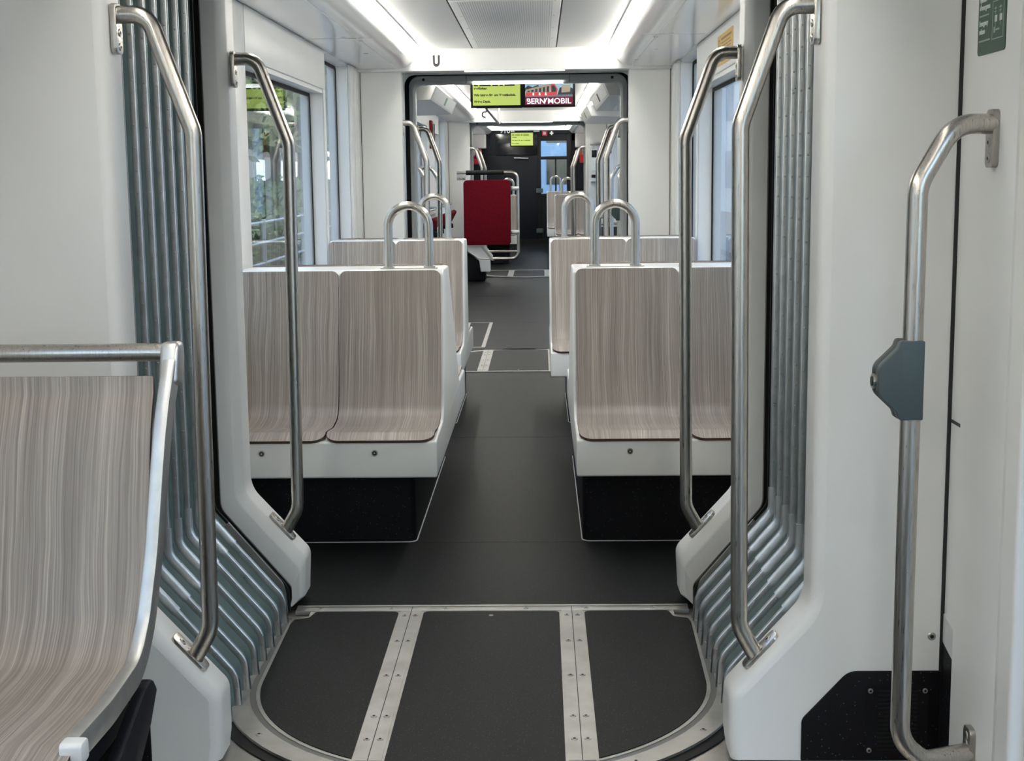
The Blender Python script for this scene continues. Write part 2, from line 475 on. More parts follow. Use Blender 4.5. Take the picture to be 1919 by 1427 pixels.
# right hand door pillar in the foreground: gap strip, lining, lighter door post
mb = MB()
mb.box(1.192, 1.21, 3.310, 3.40, .0, 2.43)
mb.prism([(1.187, 3.306), (1.191, 3.310), (1.21, 3.310), (1.21, 2.98), (1.195, 2.98), (1.187, 2.995)], 'Z', 0, 2.43)
o = struct(mb.build('trim_4', WHITE, smooth=30))
mb = MB(); mb.box(1.183, 1.192, 3.396, 3.401, .0, 2.43); mb.box(1.190, 1.193, 3.312, 3.392, .885, .893)
mb.build('gap_seal', DARK, o)
MB().prism([(3.306, .30), (3.402, .322), (3.402, .395), (3.306, .375)], 'X', 1.1895, 1.2).build('lining_foot', RIMGREY, o)
MB().prism([(3.306, .004), (3.402, .004), (3.402, .322), (3.306, .30)], 'X', 1.1895, 1.2).build('lining_kick', PLINTH, o)
mb = MB(); mb.prism([(Vector(p).x, Vector(p).y) for p in fillet([Vector(p) for p in ((1.21, 2.975), (1.182, 2.975), (1.170, 2.92), (1.170, 2.84), (1.21, 2.84))], [0, .012, .03, .01, 0], 5)], 'Z', 0, 2.43)
mb.build('door_post', WHITE, o, smooth=50)

# --- ceiling
def ceiling(name, y0, y1):
    mb = MB(); T = 2.55
    mb.box(-.70, .70, y0, y1, CZ, T, 0)
    o = struct(mb.build(name, CEILW))
    for s in (-1, 1):
        MB().box(min(s * .682, s * .688), max(s * .682, s * .688), y0, y1, 2.425, 2.434).build('lamp_edge', RIMGREY, o)
        pts = fillet([Vector(p) for p in ((.7385, 2.398), (.745, 2.348), (.80, 2.295), (.90, 2.288), (1.19, 2.288))], [0, .05, .08, .3, 0], 6)
        poly = [(s * p.x, p.y) for p in pts] + [(s * 1.19, T), (s * .70, T), (s * .72, 2.44)]
        MB().prism(poly, 'Y', y0, y1).build('side_panel', CEIL, o, smooth=50)
    return o
mods = [('ceiling', -3.6, GY[0]), ('ceiling', 4.86, GY[1] - .11), ('ceiling', 12.02, GY[2] - .11), ('ceiling', 21.98, 27.2)]
for n, a, b in mods: ceiling(n, a, b)
lab = ['bright LED strip along the near end ceiling beside the entrance', 'bright LED ceiling strip above the first rows of wooden benches', 'bright LED ceiling strip in the section behind the hanging monitors', 'bright LED ceiling strip in front of the dark cab wall']
for (n, a, b), l in zip(mods, lab):
    for s, sd in ((-1, 'left'), (1, 'right')):
        mb = MB()
        mb.prism([(s * .7375, 2.390), (s * .698, 2.427), (s * .704, 2.434), (s * .7435, 2.398)], 'Y', a + .02, b - .005)
        tag(mb.build('ceiling_light', LED if a > 0 else LEDNEAR), l + ', on the %s side' % sd, 'light', 'ceiling light strips')
# small slots and joints in the glossy side panels of the middle section
mb = MB()
for s in (-1, 1):
    mb.box(s * .775, s * 1.165, 8.13, 8.135, 2.2868, 2.2895)
    for (x, y) in ((.93, 8.05), (.86, 8.3), (.93, 9.1), (.86, 9.9)):
        mb.box(s * (x - .012), s * (x + .012), y, y + .012, 2.2862, 2.2895)
    mb.box(s * .86, s * .862, 4.9, 10.4, 2.2868, 2.2895)
struct(mb.build('trim_5', RIMGREY))
# header over the gangways, with a soft joint
for k, y in enumerate((GY[1], GY[2])):
    mb = MB(); mb.box(-HW, HW, y - .11, y - .05, 2.268, 2.50)
    struct(mb.build('trim_%d' % (6 + k), CEILW, bevel=.006))
    mb = MB()
    for s in (-1, 1): mb.box(s * (HW - .022), s * (HW - .018), y - .056, y - .051, 0, 2.27)
    struct(mb.build('trim_%d' % (8 + k), DARK))

def vent(y0, y1, label):
    e = thing('ceiling_vent_panel', label, 'vent', (0, y0, CZ))
    mb = MB(); mb.box(-.303, .303, y0, y1, CZ - .006, CZ + .004)
    mb.build('panel', CEILW, e, bevel=.002)
    mb = MB()
    for i in range(40):
        x = -.255 + i * .51 / 39; mb.box(x - .0021, x + .0021, y0 + .06, y1 - .03, CZ - .0068, CZ - .0055)
    mb.build('slots', RIMGREY, e)
    mb = MB(); mb.box(-.312, -.303, y0, y1, CZ - .003, CZ + .004); mb.box(.303, .312, y0, y1, CZ - .003, CZ + .004); mb.box(-.312, .312, y0 - .008, y0, CZ - .003, CZ + .004)
    mb.build('edge_gap', BLACK, e)
    mb = MB()
    for x in (-.27, .27):
        for k in range(5): mb.cyl((x, y0 + .05 + k * (y1 - y0 - .1) / 4, CZ - .0068), 'Z', .006, .002, 8)
    mb.build('fixing_screws', STEELD, e)
vent(7.60, 10.42, 'long slotted white air panel in the ceiling above the benches')
vent(14.0, 19.5, 'slotted white air panel in the ceiling behind the hanging monitors')

# ------------------------------------------------------------------ gangways
RIB = [(.695, .012), (.700, .10), (.945, .385), (.945, 2.34)]
ribp = u_path(RIB, [0, .07, .07, .10], 2.34)
OUT = [(.706, .006), (.706, .075), (.945, .36), (.945, 2.345)]

def gangway(y):
    """bellows between a near end wall at y and a far frame at y+GL"""
    e = thing('gangway_bellows', '', 'bellows', (0, y, 0), 'gangway bellows between tram sections')
    ys = [y + 1.105 - .1225 * k for k in range(9)]
    for i, yy in enumerate(ys):
        mb = MB()
        sec = [(-.012, -.006), (.0075, -.006), (.0115, -.0045), (.0135, -.0015), (.0135, .0015), (.0115, .0045), (.0075, .006), (-.012, .006)]
        mb.sweepXZ(ribp, sec, yy)
        # joint sleeves at the knees and rivets along the face
        n = len(ribp); acc = 0; nxt = .05
        for j in range(1, n):
            a, b = Vector(ribp[j - 1]), Vector(ribp[j]); L = (b - a).length
            while nxt < acc + L:
                p = a.lerp(b, (nxt - acc) / L); t = (b - a).normalized(); nr = Vector((t.y, -t.x)); q = p + nr * .002
                if abs(q.y) < 2.2: mb.dome((q.x, yy - .0065, q.y), (0, -1, 0), .0035, .0025, 6)
                nxt += .062
            acc += L
        for s in (-1, 1):
            d = Vector((.945 - .70, .385 - .10)).normalized(); kn = Vector((.945, .385))
            pts = fillet([kn - d * .13, kn, kn + Vector((0, .085))], [0, .07, 0], 6)
            pts = [(s * p.x, p.y) for p in pts]
            if s < 0: pts = pts
            else: pts = pts[::-1]
            sec2 = [(-.014, -.0085), (.011, -.0085), (.0165, -.0045), (.0165, .0045), (.011, .0085), (-.014, .0085)]
            mb.sweepXZ(pts, sec2, yy)
        mb.build('rib', RIBALU, e, smooth=40)
    # pleated fabric
    mb = MB()
    sec = []
    full = [y + .10] + sorted(ys) + [y + GL - .07]
    for a, b in zip(full[:-1], full[1:]):
        sec += [(-.002, a - y), (-.012, a - y + .012), (-.052, a - y + (b - a) * .38), (-.060, a - y + (b - a) * .5), (-.052, a - y + (b - a) * .62), (-.012, b - y - .012)]
    sec.append((-.002, full[-1] - y))
    mb.sweepXZ(ribp, sec, y, closed=False)
    mb.build('bellows_fabric', FABRIC, e, smooth=60)
    # flat end plate with screws next to the far frame
    for s in (-1, 1):
        mb = MB()
        pts = fillet([Vector((.705, .03)), Vector((.712, .115)), Vector((.895, .335))], [0, .06, 0], 6)
        A = [(s * p.x, p.y) for p in pts]
        B = []
        for i, p in enumerate(pts):
            t = (pts[min(i + 1, len(pts) - 1)] - pts[max(i - 1, 0)]).normalized(); q = p + Vector((-t.y, t.x)) * -.055; B.append((s * q.x, q.y))
        mb.band(A, B, 'Y', y + 1.205, y + 1.215)
        for (x, z) in ((.725, .06), (.752, .125), (.835, .225), (.905, .305)): mb.screw((s * (x + .012), y + 1.205, z), (0, -1, 0), .009, 0, 1)
        mb.build('end_plate', [STEELD, BLACK], e)
    # black rubber behind the far frame
    mb = MB()
    o1 = u_path([(.703, .006), (.703, .075), (.937, .362), (.937, 2.337)], [0, .03, .07, .09], 0)
    o2 = u_path([(.80, .006), (.80, .04), (1.06, .32), (1.06, 2.45)], [0, .03, .07, .09], 0)
    mb.band(o1, o2, 'Y', y + GL + .010, y + GL + .03)
    o3 = u_path([(.722, .006), (.728, .07), (.985, .352), (.985, 2.385)], [0, .03, .07, .09], 0)
    mb.band(ribp, offset_path(ribp, -.085), 'Y', y + GL - .078, y + GL - .068)
    mb.band(o3, offset_path(o3, -.02), 'Y', y + GL - .075, y + GL + .015)
    mb.build('rubber_seal', BLACK, e)
    return e
b0 = gangway(GY[0])
b0['label'] = 'folded grey-green bellows with aluminium ribs nearest, around the first floor turntable'
dup(b0, (0, GY[1], 0), 0, 'grey-green gangway bellows behind the second pair of bench rows, under the letter U')
dup(b0, (0, GY[2], 0), 0, 'small distant gangway bellows between the red backboard and the cab')

# far frames: one moulded rim per gangway
outp = u_path(OUT, [0, .03, .07, .09], 2.345)
def resample(path, n):
    P = [Vector(p) for p in path]; L = [0]
    for a, b in zip(P[:-1], P[1:]): L.append(L[-1] + (b - a).length)
    out = []
    for k in range(n):
        d = L[-1] * k / (n - 1); i = 0
        while i < len(L) - 2 and L[i + 1] < d: i += 1
        out.append(P[i].lerp(P[i + 1], (d - L[i]) / max(1e-9, L[i + 1] - L[i])))
    return out
def seg_path(half, rs, cnt):
    """U path with a fixed number of points on every leg so two paths can be bridged"""
    return u_path(half, rs, 0)
IN5 = [(.700, .006), (.662, .035), (.655, .18), (.862, .408), (.862, 2.265)]
OU5 = [(.712, .006), (.706, .035), (.706, .075), (.945, .36), (.945, 2.345)]
pin = u_path(IN5, [0, .012, .05, .11, .07], 0); pout = u_path(OU5, [0, .012, .03, .07, .09], 0)
OU6 = [(.712, .006), (.706, .035), (.706, .075), (.915, .345), (.915, 2.335)]
pout6 = u_path(OU6, [0, .012, .03, .07, .09], 0)
for k, y in enumerate(GY):
    mb = MB()
    if k: pout = pout6
    Y = y + GL; w = .012
    # front face, chamfer, reveal as offset loops
    def loop(f, yy): return [(a[0] * (1 - f) + b[0] * f, yy, a[1] * (1 - f) + b[1] * f) for a, b in zip(pout, pin)]
    loops = [loop(0, Y + .14), loop(0, Y + .006), loop(.06, Y), loop(.62, Y), loop(.68, Y + .002), loop(.73, Y + .006), loop(.97, Y + .030), loop(.99, Y + .036), loop(1, Y + .044), loop(1, Y + .14)]
    n = len(pin); vs = [p for l in loops for p in l]
    fs = [(i * n + j, i * n + j + 1, (i + 1) * n + j + 1, (i + 1) * n + j) for i in range(len(loops) - 1) for j in range(n - 1)]
    fs += [((len(loops) - 1) * n + j, (len(loops) - 1) * n + j + 1, j + 1, j) for j in range(n - 1)]
    fs += [tuple(i * n for i in range(len(loops)))[::-1], tuple(i * n + n - 1 for i in range(len(loops)))]
    mb.add(vs, fs)
    o = struct(mb.build('trim_%d' % (10 + k), WHITE if k == 0 else RIMGREY, smooth=28))
    mb = MB()
    poly = [(-1.31, -.01), (-1.31, 2.5), (1.31, 2.5), (1.31, -.01)] + [(p[0] * 1.0, p[1]) for p in u_path([(.72, .0), (.712, .03), (.712, .075), (.95, .36), (.95, 2.35)], [0, .012, .03, .07, .09], 0)][::-1]
    mb.prism(poly, 'Y', Y + .10, Y + .165)
    mb.build('bulkhead', PANEL, o)
    if k:
        pa = u_path([(.70, .006), (.70, .035), (.70, .08), (.908, .348), (.908, 2.328)], [0, .012, .03, .07, .09], 0)
        pb = u_path([(.75, .006), (.75, .035), (.75, .06), (.965, .33), (.965, 2.40)], [0, .012, .03, .07, .09], 0)
        MB().band(pa, pb, 'Y', Y + .007, Y + .0095).build('rim_seal', BLACK, o)
    mb = MB()
    for s in (-1, 1): mb.screw((s * .79, Y - .001, 2.302), (0, -1, 0), .012, 0, 0)
    for s in (-1, 1): mb.box(s * .43, s * .433, Y - .002, Y + .01, 2.27, 2.34)
    mb.build('rim_screws', [DARK], o)
# slim LED strips over the gangway openings
for y, z, sx, l in ((GY[1] - .085, 2.2655, .37, 'thin white LED strip under the header that carries the letter U'),
                    (GY[1] + GL + .01, 2.262, .38, 'thin white LED strip just above the hanging monitors'),
                    (GY[2] - .085, 2.2655, .37, 'thin white LED strip over the distant gangway, below the ceiling grab bar'),
                    (GY[0] + GL + .04, 2.262, .37, 'thin white LED strip over the nearest gangway frame')):
    tag(MB().box(-sx, sx, y - .008, y + .008, z - .004, z + .003).build('door_light', LEDSTRIP, bevel=.002), l, 'light', 'thin gangway light strips')

# ------------------------------------------------------------------ floor turntable (local origin at disc centre)
def turntable(cy, label):
    e = thing('floor_turntable', label, 'floor turntable', (0, cy, 0), 'round articulation floors')
    def ush(r, ytop, notch=True):
        pts = []
        if notch: pts += [(-(r - .045), ytop), (-(r - .045), ytop - .055), (-(r + .012), ytop - .085)]
        else: pts += [(-(r + .012), ytop)]
        for k in range(41):
            a = PI + PI * k / 40; pts.append((r * math.cos(a), r * math.sin(a)))
        if notch: pts += [((r + .012), ytop - .085), ((r - .045), ytop - .055), ((r - .045), ytop)]
        else: pts += [((r + .012), ytop)]
        return pts
    def sh(poly): return [(x, y + cy) for x, y in poly]
    # outer stainless ring
    A, B = ush(.694, .60, False), ush(.757, .60, False)
    mb = MB(); mb.band(sh(A), sh(B), 'Z', -.011, 0.0)
    for a in range(8):
        an = PI + (a + .55) * PI / 8; mb.screw((.728 * math.cos(an), cy + .728 * math.sin(an), 0), (0, 0, 1), .0095, 0, 1)
    mb.build('ring_plate', [ALUF, BLACK], e, smooth=30)
    mb = MB(); mb.band(sh(ush(.757, .60, False)), sh(ush(.792, .60, False)), 'Z', -.0115, -.008); mb.build('ring_gap', BLACK, e)
    mb = MB(); mb.band(sh(ush(.676, .60, False)), sh(ush(.694, .60, False)), 'Z', -.011, -.001)
    mb.build('ring_seal', SEALGREY, e)
    # disc base (shows as the bright rim and the strips)
    base = [(-.69, .712), (-.69, .665)] + ush(.676, .652)[1:-1] + [(.69, .665), (.69, .712)]
    base = ush(.676, .652); base = [(-.631, .712)] + base[1:-1] + [(.631, .712)]
    mb = MB(); mb.prism(sh(base), 'Z', -.011, .001)
    mb.build('disc_base', ALUF, e, smooth=30)
    # far sill strip
    mb = MB(); mb.box(-.685, .685, cy + .655, cy + .712, -.011, .0035)
    mb.box(-.685, .685, cy + .698, cy + .712, .0035, .0065)
    for x in (-.60, -.35, -.16, .12, .33, .56): mb.screw((x, cy + .676, .0035), (0, 0, 1), .009, 0, 1)
    mb.build('sill_strip', [ALUF, BLACK], e, bevel=.0015)
    for s in (-1, 1):
        mb = MB()
        xs = sorted((s * .243, s * .315))
        yb = -math.sqrt(.676 ** 2 - .315 ** 2) + .004
        mb.box(xs[0], xs[1], cy + yb, cy + .656, 0, .0032)
        xm = (xs[0] + xs[1]) / 2
        mb.box(xm - .0011, xm + .0011, cy + yb, cy + .70, .0032, .0037, 1)
        for yy in (.60, .335, -.30, -.46, .02):
            for dx in (-.018, .018): mb.screw((xm + dx, cy + yy, .0032), (0, 0, 1), .0095, 0, 1)
        mb.build('metal_strip', [ALUF, BLACK], e)
    # three rubber panels
    r = .664
    def arc(xa, xb, n=20):
        return [(xa + (xb - xa) * k / n, -math.sqrt(max(0, r * r - (xa + (xb - xa) * k / n) ** 2))) for k in range(n + 1)]
    mid = fillet([Vector(p) for p in [(-.235, .0), (-.235, .648), (.235, .648), (.235, .0)]], [0, .02, .02, 0], 5)
    P = [(p.x, p.y) for p in mid] + arc(.235, -.235)
    mb = MB(); mb.prism(sh(P), 'Z', .0, .003); mb.cyl((-.0, cy + .60, .003), 'Z', .008, .001, 10, 1)
    mb.build('floor_panel', [FLOORM, ALUF], e)
    for s in (-1, 1):
        arcp = []
        for k in range(25):
            an = PI * 1.5 - (PI * .5) * (1 - k / 24.) if False else None
        a0 = math.acos(.322 / r)
        pts = []
        for k in range(25):
            an = -a0 + (a0) * k / 24; pts.append(Vector((r * math.cos(an), r * math.sin(an))))
        pts += [Vector((.678, .52)), Vector((.672, .565)), Vector((.625, .585)), Vector((.612, .648)), Vector((.322, .648))]
        pts = [pts[0]] + fillet(pts[1:] + [pts[0]], [0] * 24 + [.015, .012, .012, .012, .02, 0], 4)[:-1]
        mb = MB(); mb.prism(sh([(s * p.x, p.y) for p in pts]), 'Z', .0, .003)
        mb.build('floor_panel', FLOORM, e)
    return e
t0 = turntable(4.0, 'round dark floor turntable with silver strips, nearest to the camera')
dup(t0, (0, 11.30, 0), PI, 'second floor turntable, farther down the aisle between the bench rows and the red backboard')
dup(t0, (0, 21.30, .012), 0, 'farthest small floor turntable in front of the cab end')

# ------------------------------------------------------------------ handrails
def gangway_rail(s, y):
    e = thing('grab_rail', '', 'handrail', (s * .69, y, 0), 'steel grab rails at the gangways')
    path = fillet([Vector(p) for p in ((s * .850, y, 1.899), (s * .772, y, 1.899), (s * .672, y, 1.615), (s * .684, y, .345), (s * .742, y, .240))], [0, .085, .09, .095, 0], 9)
    MB().tube(path, .0215, 20).build('tube', STEEL, e, smooth=50)
    mb = MB()
    pl = rrect(y - .026, y + .026, 1.805, 1.925, .014)
    mb.prism(pl, 'X', s * .842, s * .856)
    for z in (1.868 - .012, 1.822): mb.screw((s * .842, y, z), (-s, 0, 0), .010, 0, 1)
    mb.build('mounting_plate', [STEEL, BLACK], e, bevel=.0025)
    # lower plate follows the slope of the frame
    mb = MB(); d = Vector((.862 - .655, .408 - .18)).normalized(); nrm = Vector((-d.y, d.x)); c0 = Vector((.716, .247))
    L = .122; q = []
    for (u, v) in rrect(-.026, .026, 0, L, .014): q.append((u, v))
    vs = []
    for h in (-.004, .010):
        for (u, v) in q:
            p = c0 + d * (v - .02) + nrm * h; vs.append((s * p.x, y + u, p.y))
    n = len(q)
    mb.add(vs, [tuple(range(n))[::-1], tuple(range(n, 2 * n))] + [(i, (i + 1) % n, n + (i + 1) % n, n + i) for i in range(n)])
    for v in (.062, .094):
        p = c0 + d * (v - .02) + nrm * .010; mb.screw((s * p.x, y, p.y), (s * nrm.x, 0, nrm.y), .011, 0, 1)
    mb.build('mounting_plate', [STEEL, BLACK], e, bevel=.003)
    return e
names = {-1: 'left', 1: 'right'}
for s in (-1, 1):
    g = gangway_rail(s, 3.455)
    g['label'] = 'large bent steel grab rail on the %s of the nearest white end wall' % names[s]
    for y, l in ((4.765, 'bent steel grab rail on the %s of the white frame before the front benches'),
                 (10.56, 'bent steel grab rail on the %s, behind the second bench on the far end panel'),
                 (11.915, 'bent steel grab rail on the %s side of the second, grey gangway frame'),
                 (20.56, 'small distant bent grab rail on the %s in front of the third gangway'),
                 (21.915, 'small distant bent grab rail on the %s behind the third gangway, nearest the cab')):
        dup(g, (s * .69, y, 0), 0, l % names[s])

def door_rail():
    e = thing('door_rail', 'steel door handrail in the right foreground with a grey push-button box', 'handrail', (1.0, 3.06, 0), 'door handrails')
    path = fillet([Vector(p) for p in ((1.186, 3.125, 1.600), (1.080, 3.075, 1.600), (1.002, 3.06, 1.47), (.999, 3.06, .20), (1.06, 3.075, .145), (1.186, 3.125, .145))], [0, .09, .10, .09, .05, 0], 9)
    MB().tube(path, .0222, 22).build('tube', STEEL, e, smooth=50)
    for z0, z1, zs in ((1.505, 1.632, (1.560, 1.525)), (.085, .205, (.185, .165))):
        mb = MB(); mb.prism(rrect(3.10, 3.152, z0, z1, .014), 'X', 1.173, 1.189)
        for z in zs: mb.screw((1.173, 3.126, z), (-1, 0, 0), .011, 0, 1)
        mb.build('mounting_plate', [STEELD, BLACK], e, bevel=.003)
    return e
dr = door_rail()
door_rails = [dr]
for loc, rz, l in (((1.0, 14.6, 0), 0, 'distant steel door handrail on the right wall, nearer of the two behind the second gangway'),
                   ((1.0, 16.1, 0), 0, 'distant steel door handrail on the right wall, farther of the two behind the second gangway'),
                   ((-1.0, 14.45, 0), PI, 'distant steel door handrail on the left before the red perch seats'),
                   ((-1.0, 16.2, 0), PI, 'distant steel door handrail on the left near the red perch seats')):
    dup(dr, loc, rz, l)

def push_box(x, y, zc, label, sx=1.0):
    e = thing('push_button_box', label, 'push button box', (x, y, zc), 'door push button boxes')
    prof = fillet([Vector(p) for p in ((.022, -.088), (-.030, -.088), (-.036, -.070), (-.078, -.030), (-.078, .030), (-.036, .072), (-.030, .088), (.022, .088))], [0, .008, .02, .03, .03, .02, .008, 0], 6)
    P = [(p.x * 1.0 + x, p.y + zc) for p in prof]
    mb = MB(); mb.prism(P, 'Y', y - .031, y - .004, 0); mb.prism([(x + (a - x) * 1.015, zc + (b - zc) * 1.01) for a, b in P], 'Y', y - .004, y + .030, 1)
    mb.build('case', [BOXGREY, BOXDARK], e, bevel=.003)
    mb = MB(); mb.cyl((x - .078, y + .004, zc - .004), (-1, 0, 0), .017, .006, 20, 0); mb.cyl((x - .084, y + .004, zc - .004), (-1, 0, 0), .011, .002, 16, 1)
    mb.build('button', [STEEL, BOXDARK], e)
    return e
push_box(.999, 3.06, 1.043, 'slate grey push-button box clamped on the right foreground door handrail')
push_box(1.0, 14.6, 1.11, 'dark grey push-button box on a distant door handrail behind the right benches')

# ------------------------------------------------------------------ benches
def shell(mb_name, parent, x0, x1, prof, thick=.012, rt=.028, rf=.055, flip=False):
    """plywood seat shell: prof is a list of (y, z) from the top of the back to the front lip"""
    P = [Vector(p) for p in prof]; n = len(P)
    S = [0]
    for a, b in zip(P[:-1], P[1:]): S.append(S[-1] + (b - a).length)
    Ltot = S[-1]
    # extra stations near the ends for the rounded corners
    st = sorted(set([round(s, 5) for s in S] + [round(rt * (1 - math.cos(PI / 2 * k / 6)), 5) for k in range(7)] + [round(Ltot - rf * (1 - math.cos(PI / 2 * k / 8)), 5) for k in range(9)]))
    def at(s):
        i = 0
        while i < n - 2 and S[i + 1] < s: i += 1
        return P[i].lerp(P[i + 1], (s - S[i]) / max(1e-9, S[i + 1] - S[i]))
    def tan(s): return (at(min(Ltot, s + .004)) - at(max(0, s - .004))).normalized()
    mb = MB(); nx = 8; rows = len(st); sg = 1 if not flip else -1
    for layer in (0, 1):
        for s in st:
            p = at(s); t = tan(s); nr = Vector((t.y, -t.x)) * sg   # towards the sitter
            q = p + nr * (thick if layer == 0 else 0)
            ins = 0
            if s < rt: ins = rt - math.sqrt(max(0, rt * rt - (rt - s) ** 2))
            if Ltot - s < rf: ins = max(ins, rf - math.sqrt(max(0, rf * rf - (rf - (Ltot - s)) ** 2)))
            ins += .0 if layer == 0 else 0
            for k in range(nx + 1):
                x = x0 + ins + (x1 - x0 - 2 * ins) * k / nx
                mb.uv[len(mb.v)] = (x, s); mb.v.append((x, q.x, q.y))
    W = nx + 1
    for r in range(rows - 1):
        for k in range(nx):
            a = r * W + k; mb.f.append([a, a + 1, a + W + 1, a + W]); mb.m.append(0)
            b = rows * W + a; mb.f.append([b, b + W, b + W + 1, b + 1]); mb.m.append(0)
    off = rows * W
    for r in range(rows - 1):
        for k in (0, nx):
            a = r * W + k; mb.f.append([a, a + W, off + a + W, off + a]); mb.m.append(1)
    for k in range(nx):
        for r in (0, rows - 1):
            a = r * W + k; mb.f.append([a, a + 1, off + a + 1, off + a]); mb.m.append(1)
    return mb.build(mb_name, [WOOD, PLYEDGE], parent, smooth=45)

def bench(xa, seam, y0, y1, loopx, label, group, z0=0., raise_=0., loop=True, capl=.90, rearw=True):
    s = 1 if xa > 0 else -1; xw = s * 1.152
    e = thing('seat_bench', label, 'bench', ((xa + xw) / 2, y0, z0), group)
    Z = z0; lo, hi = min(xa, xw), max(xa, xw)
    yc0, yc1 = y0 + .565, y0 + capl          # cap front and rear
    b_top, b_kn = y0 + capl + .02, y1 - .60
    prof = fillet([Vector(p) for p in ((y0, .305), (y0 + .012, .452), (y0 + .08, .458), (y0 + .40, .466), (y0 + .462, .53), (y0 + .556, 1.085), (yc0 + .02, 1.102), (yc1, 1.098), (b_top + .015, 1.075), (b_kn, .53), (b_kn + .07, .466), (y1 - .08, .458), (y1 - .012, .452), (y1, .305))],
                  [0, .012, .02, .06, .06, .02, .01, .012, .01, .06, .06, .02, .012, 0], 5)
    mb = MB(); mb.prism([(p.x, p.y + Z) for p in prof], 'X', lo, hi)
    mb.build('bench_body', SEATW, e, bevel=.010, seg=3, bang=50)
    mb = MB()
    ox = s * .345
    pl = rrect(min(ox, s * 1.165), max(ox, s * 1.165), y0 + .155, y1 - .17, .035, 6)
    mb.prism(pl, 'Z', Z, Z + .315)
    mb.build('plinth', PLINTH, e)
    mb = MB(); mb.band(rrect(min(ox, s * 1.165) - .004, max(ox, s * 1.165) + .004, y0 + .151, y1 - .166, .037, 6), pl, 'Z', Z, Z + .003, closed=True)
    mb.build('plinth_seal', RIMGREY, e)
    gap = .006
    if s > 0: spans = [(xa + .012, seam - gap / 2), (seam + gap / 2, xw)]
    else: spans = [(xw, seam - gap / 2), (seam + gap / 2, xa - .012)]
    fp = fillet([Vector(p) for p in ((y0 + .560, 1.098), (y0 + .535, .95), (y0 + .470, .62), (y0 + .425, .478), (y0 + .25, .456), (y0 + .07, .472), (y0 + .004, .448))], [0, .4, .5, .10, .3, .05, 0], 7)
    for a, b in spans: shell('seat_shell', e, a, b, [(p.x, p.y + Z) for p in fp])
    rp = fillet([Vector(p) for p in ((b_top - .012, 1.102), (b_top + .03, .95), (b_kn - .03, .64), (b_kn + .02, .478), (b_kn + .25, .457), (y1 - .07, .472), (y1 - .004, .448))], [0, .4, .5, .10, .3, .05, 0], 7)
    for a, b in spans: shell('seat_shell', e, a, b, [(p.x, p.y + Z) for p in rp], flip=True)
    for a, b in spans:
        x = (a + b) / 2 - .02; mb = MB()
        mb.cyl((x, y0 + .004, .408 + Z), (0, -1, 0), .0125, .005, 20, 0); mb.cyl((x, y0 - .0005, .408 + Z), (0, -1, 0), .0085, .002, 16, 1); mb.cyl((x, y0 - .002, .408 + Z), (0, -1, 0), .0045, .0015, 10, 0)
        mb.build('seat_lock', [STEELD, BLACK], e)
    if loop:
        yl = y0 + .645; h = .0885
        path = [Vector((loopx - h, yl, 1.10 + Z))] + [Vector((loopx + h * math.cos(PI - PI * k / 18), yl, 1.2865 + Z + h * math.sin(PI * k / 18))) for k in range(19)] + [Vector((loopx + h, yl, 1.10 + Z))]
        l = MB().tube(path, .0192, 18).build('grab_loop', STEEL, e, smooth=50)
        mb = MB(); mb.prism(rrect(loopx - .125, loopx + .125, yl - .028, yl + .028, .012), 'Z', 1.098 + Z, 1.1065 + Z)
        for sx in (-1, 1): mb.cyl((loopx + sx * h, yl, 1.106 + Z), 'Z', .026, .006, 20)
        mb.build('loop_base', STEEL, l, bevel=.0015)
    return e
G = 'double wooden seat benches'
bench(-.240, -.690, 5.43, 7.53, -.395, 'front left wooden bench on a white base, just past the first gangway', G)
bench(.318, .774, 5.43, 7.53, .506, 'front right wooden bench on a white base, partly behind two grab rails', G)
bench(-.300, -.730, 8.20, 9.72, -.492, 'left bench in the second row, its back peeking above the front left bench', G, capl=.86)
bench(.235, .718, 8.20, 9.72, .42, 'right bench in the second row, its aisle seat visible past the front right bench', G, capl=.86)
G2 = 'distant benches near the cab'
bench(.42, .80, 22.9, 24.4, .64, 'distant right bench, nearer of the two in front of the cab window', G2, z0=.07, capl=.86)
bench(.30, .72, 25.0, 26.5, .46, 'distant right bench, farther of the two, right under the cab window', G2, z0=.10, capl=.86)
bench(-.20, -.62, 23.0, 24.5, -.36, 'distant left bench mostly hidden behind the red backboard', G2, z0=.07, capl=.86)

# single seat in the left foreground
e = thing('side_seat', 'close-up greyed ash seat with an aluminium side frame and steel bar, at the left edge', 'seat', (-.9, 2.85, 0))
fr = fillet([Vector(p) for p in ((-.6415, 3.045, 1.095), (-.648, 2.972, .97), (-.662, 2.905, .70), (-.674, 2.862, .56), (-.680, 2.795, .478), (-.681, 2.59, .464), (-.682, 2.385, .470))], [0, .6, .8, .12, .12, .5, 0], 8)
mb = MB(); n = len(fr); vs = []
for i, p in enumerate(fr):
    t = (fr[min(n - 1, i + 1)] - fr[max(0, i - 1)]).normalized()
    sd = Vector((1, 0, 0)); nr = sd.cross(t).normalized()
    k = i / (n - 1); w = .015; d = .026
    for (a, b) in ((-w, -d), (w, -d), (w, d), (-w, d)): vs.append(p + sd * a + nr * b)
mb.add(vs, [(i * 4 + j, i * 4 + (j + 1) % 4, (i + 1) * 4 + (j + 1) % 4, (i + 1) * 4 + j) for i in range(n - 1) for j in range(4)] + [(0, 1, 2, 3), tuple(range(4 * n - 4, 4 * n))[::-1]])
sf = mb.build('side_frame', ALU, e, bevel=.005, seg=2, bang=50)
fo = [p + Vector((-.0, 0, 0)) for p in fr]
pr = [(p.y - .004, p.z + .006) for p in fr[3:]]
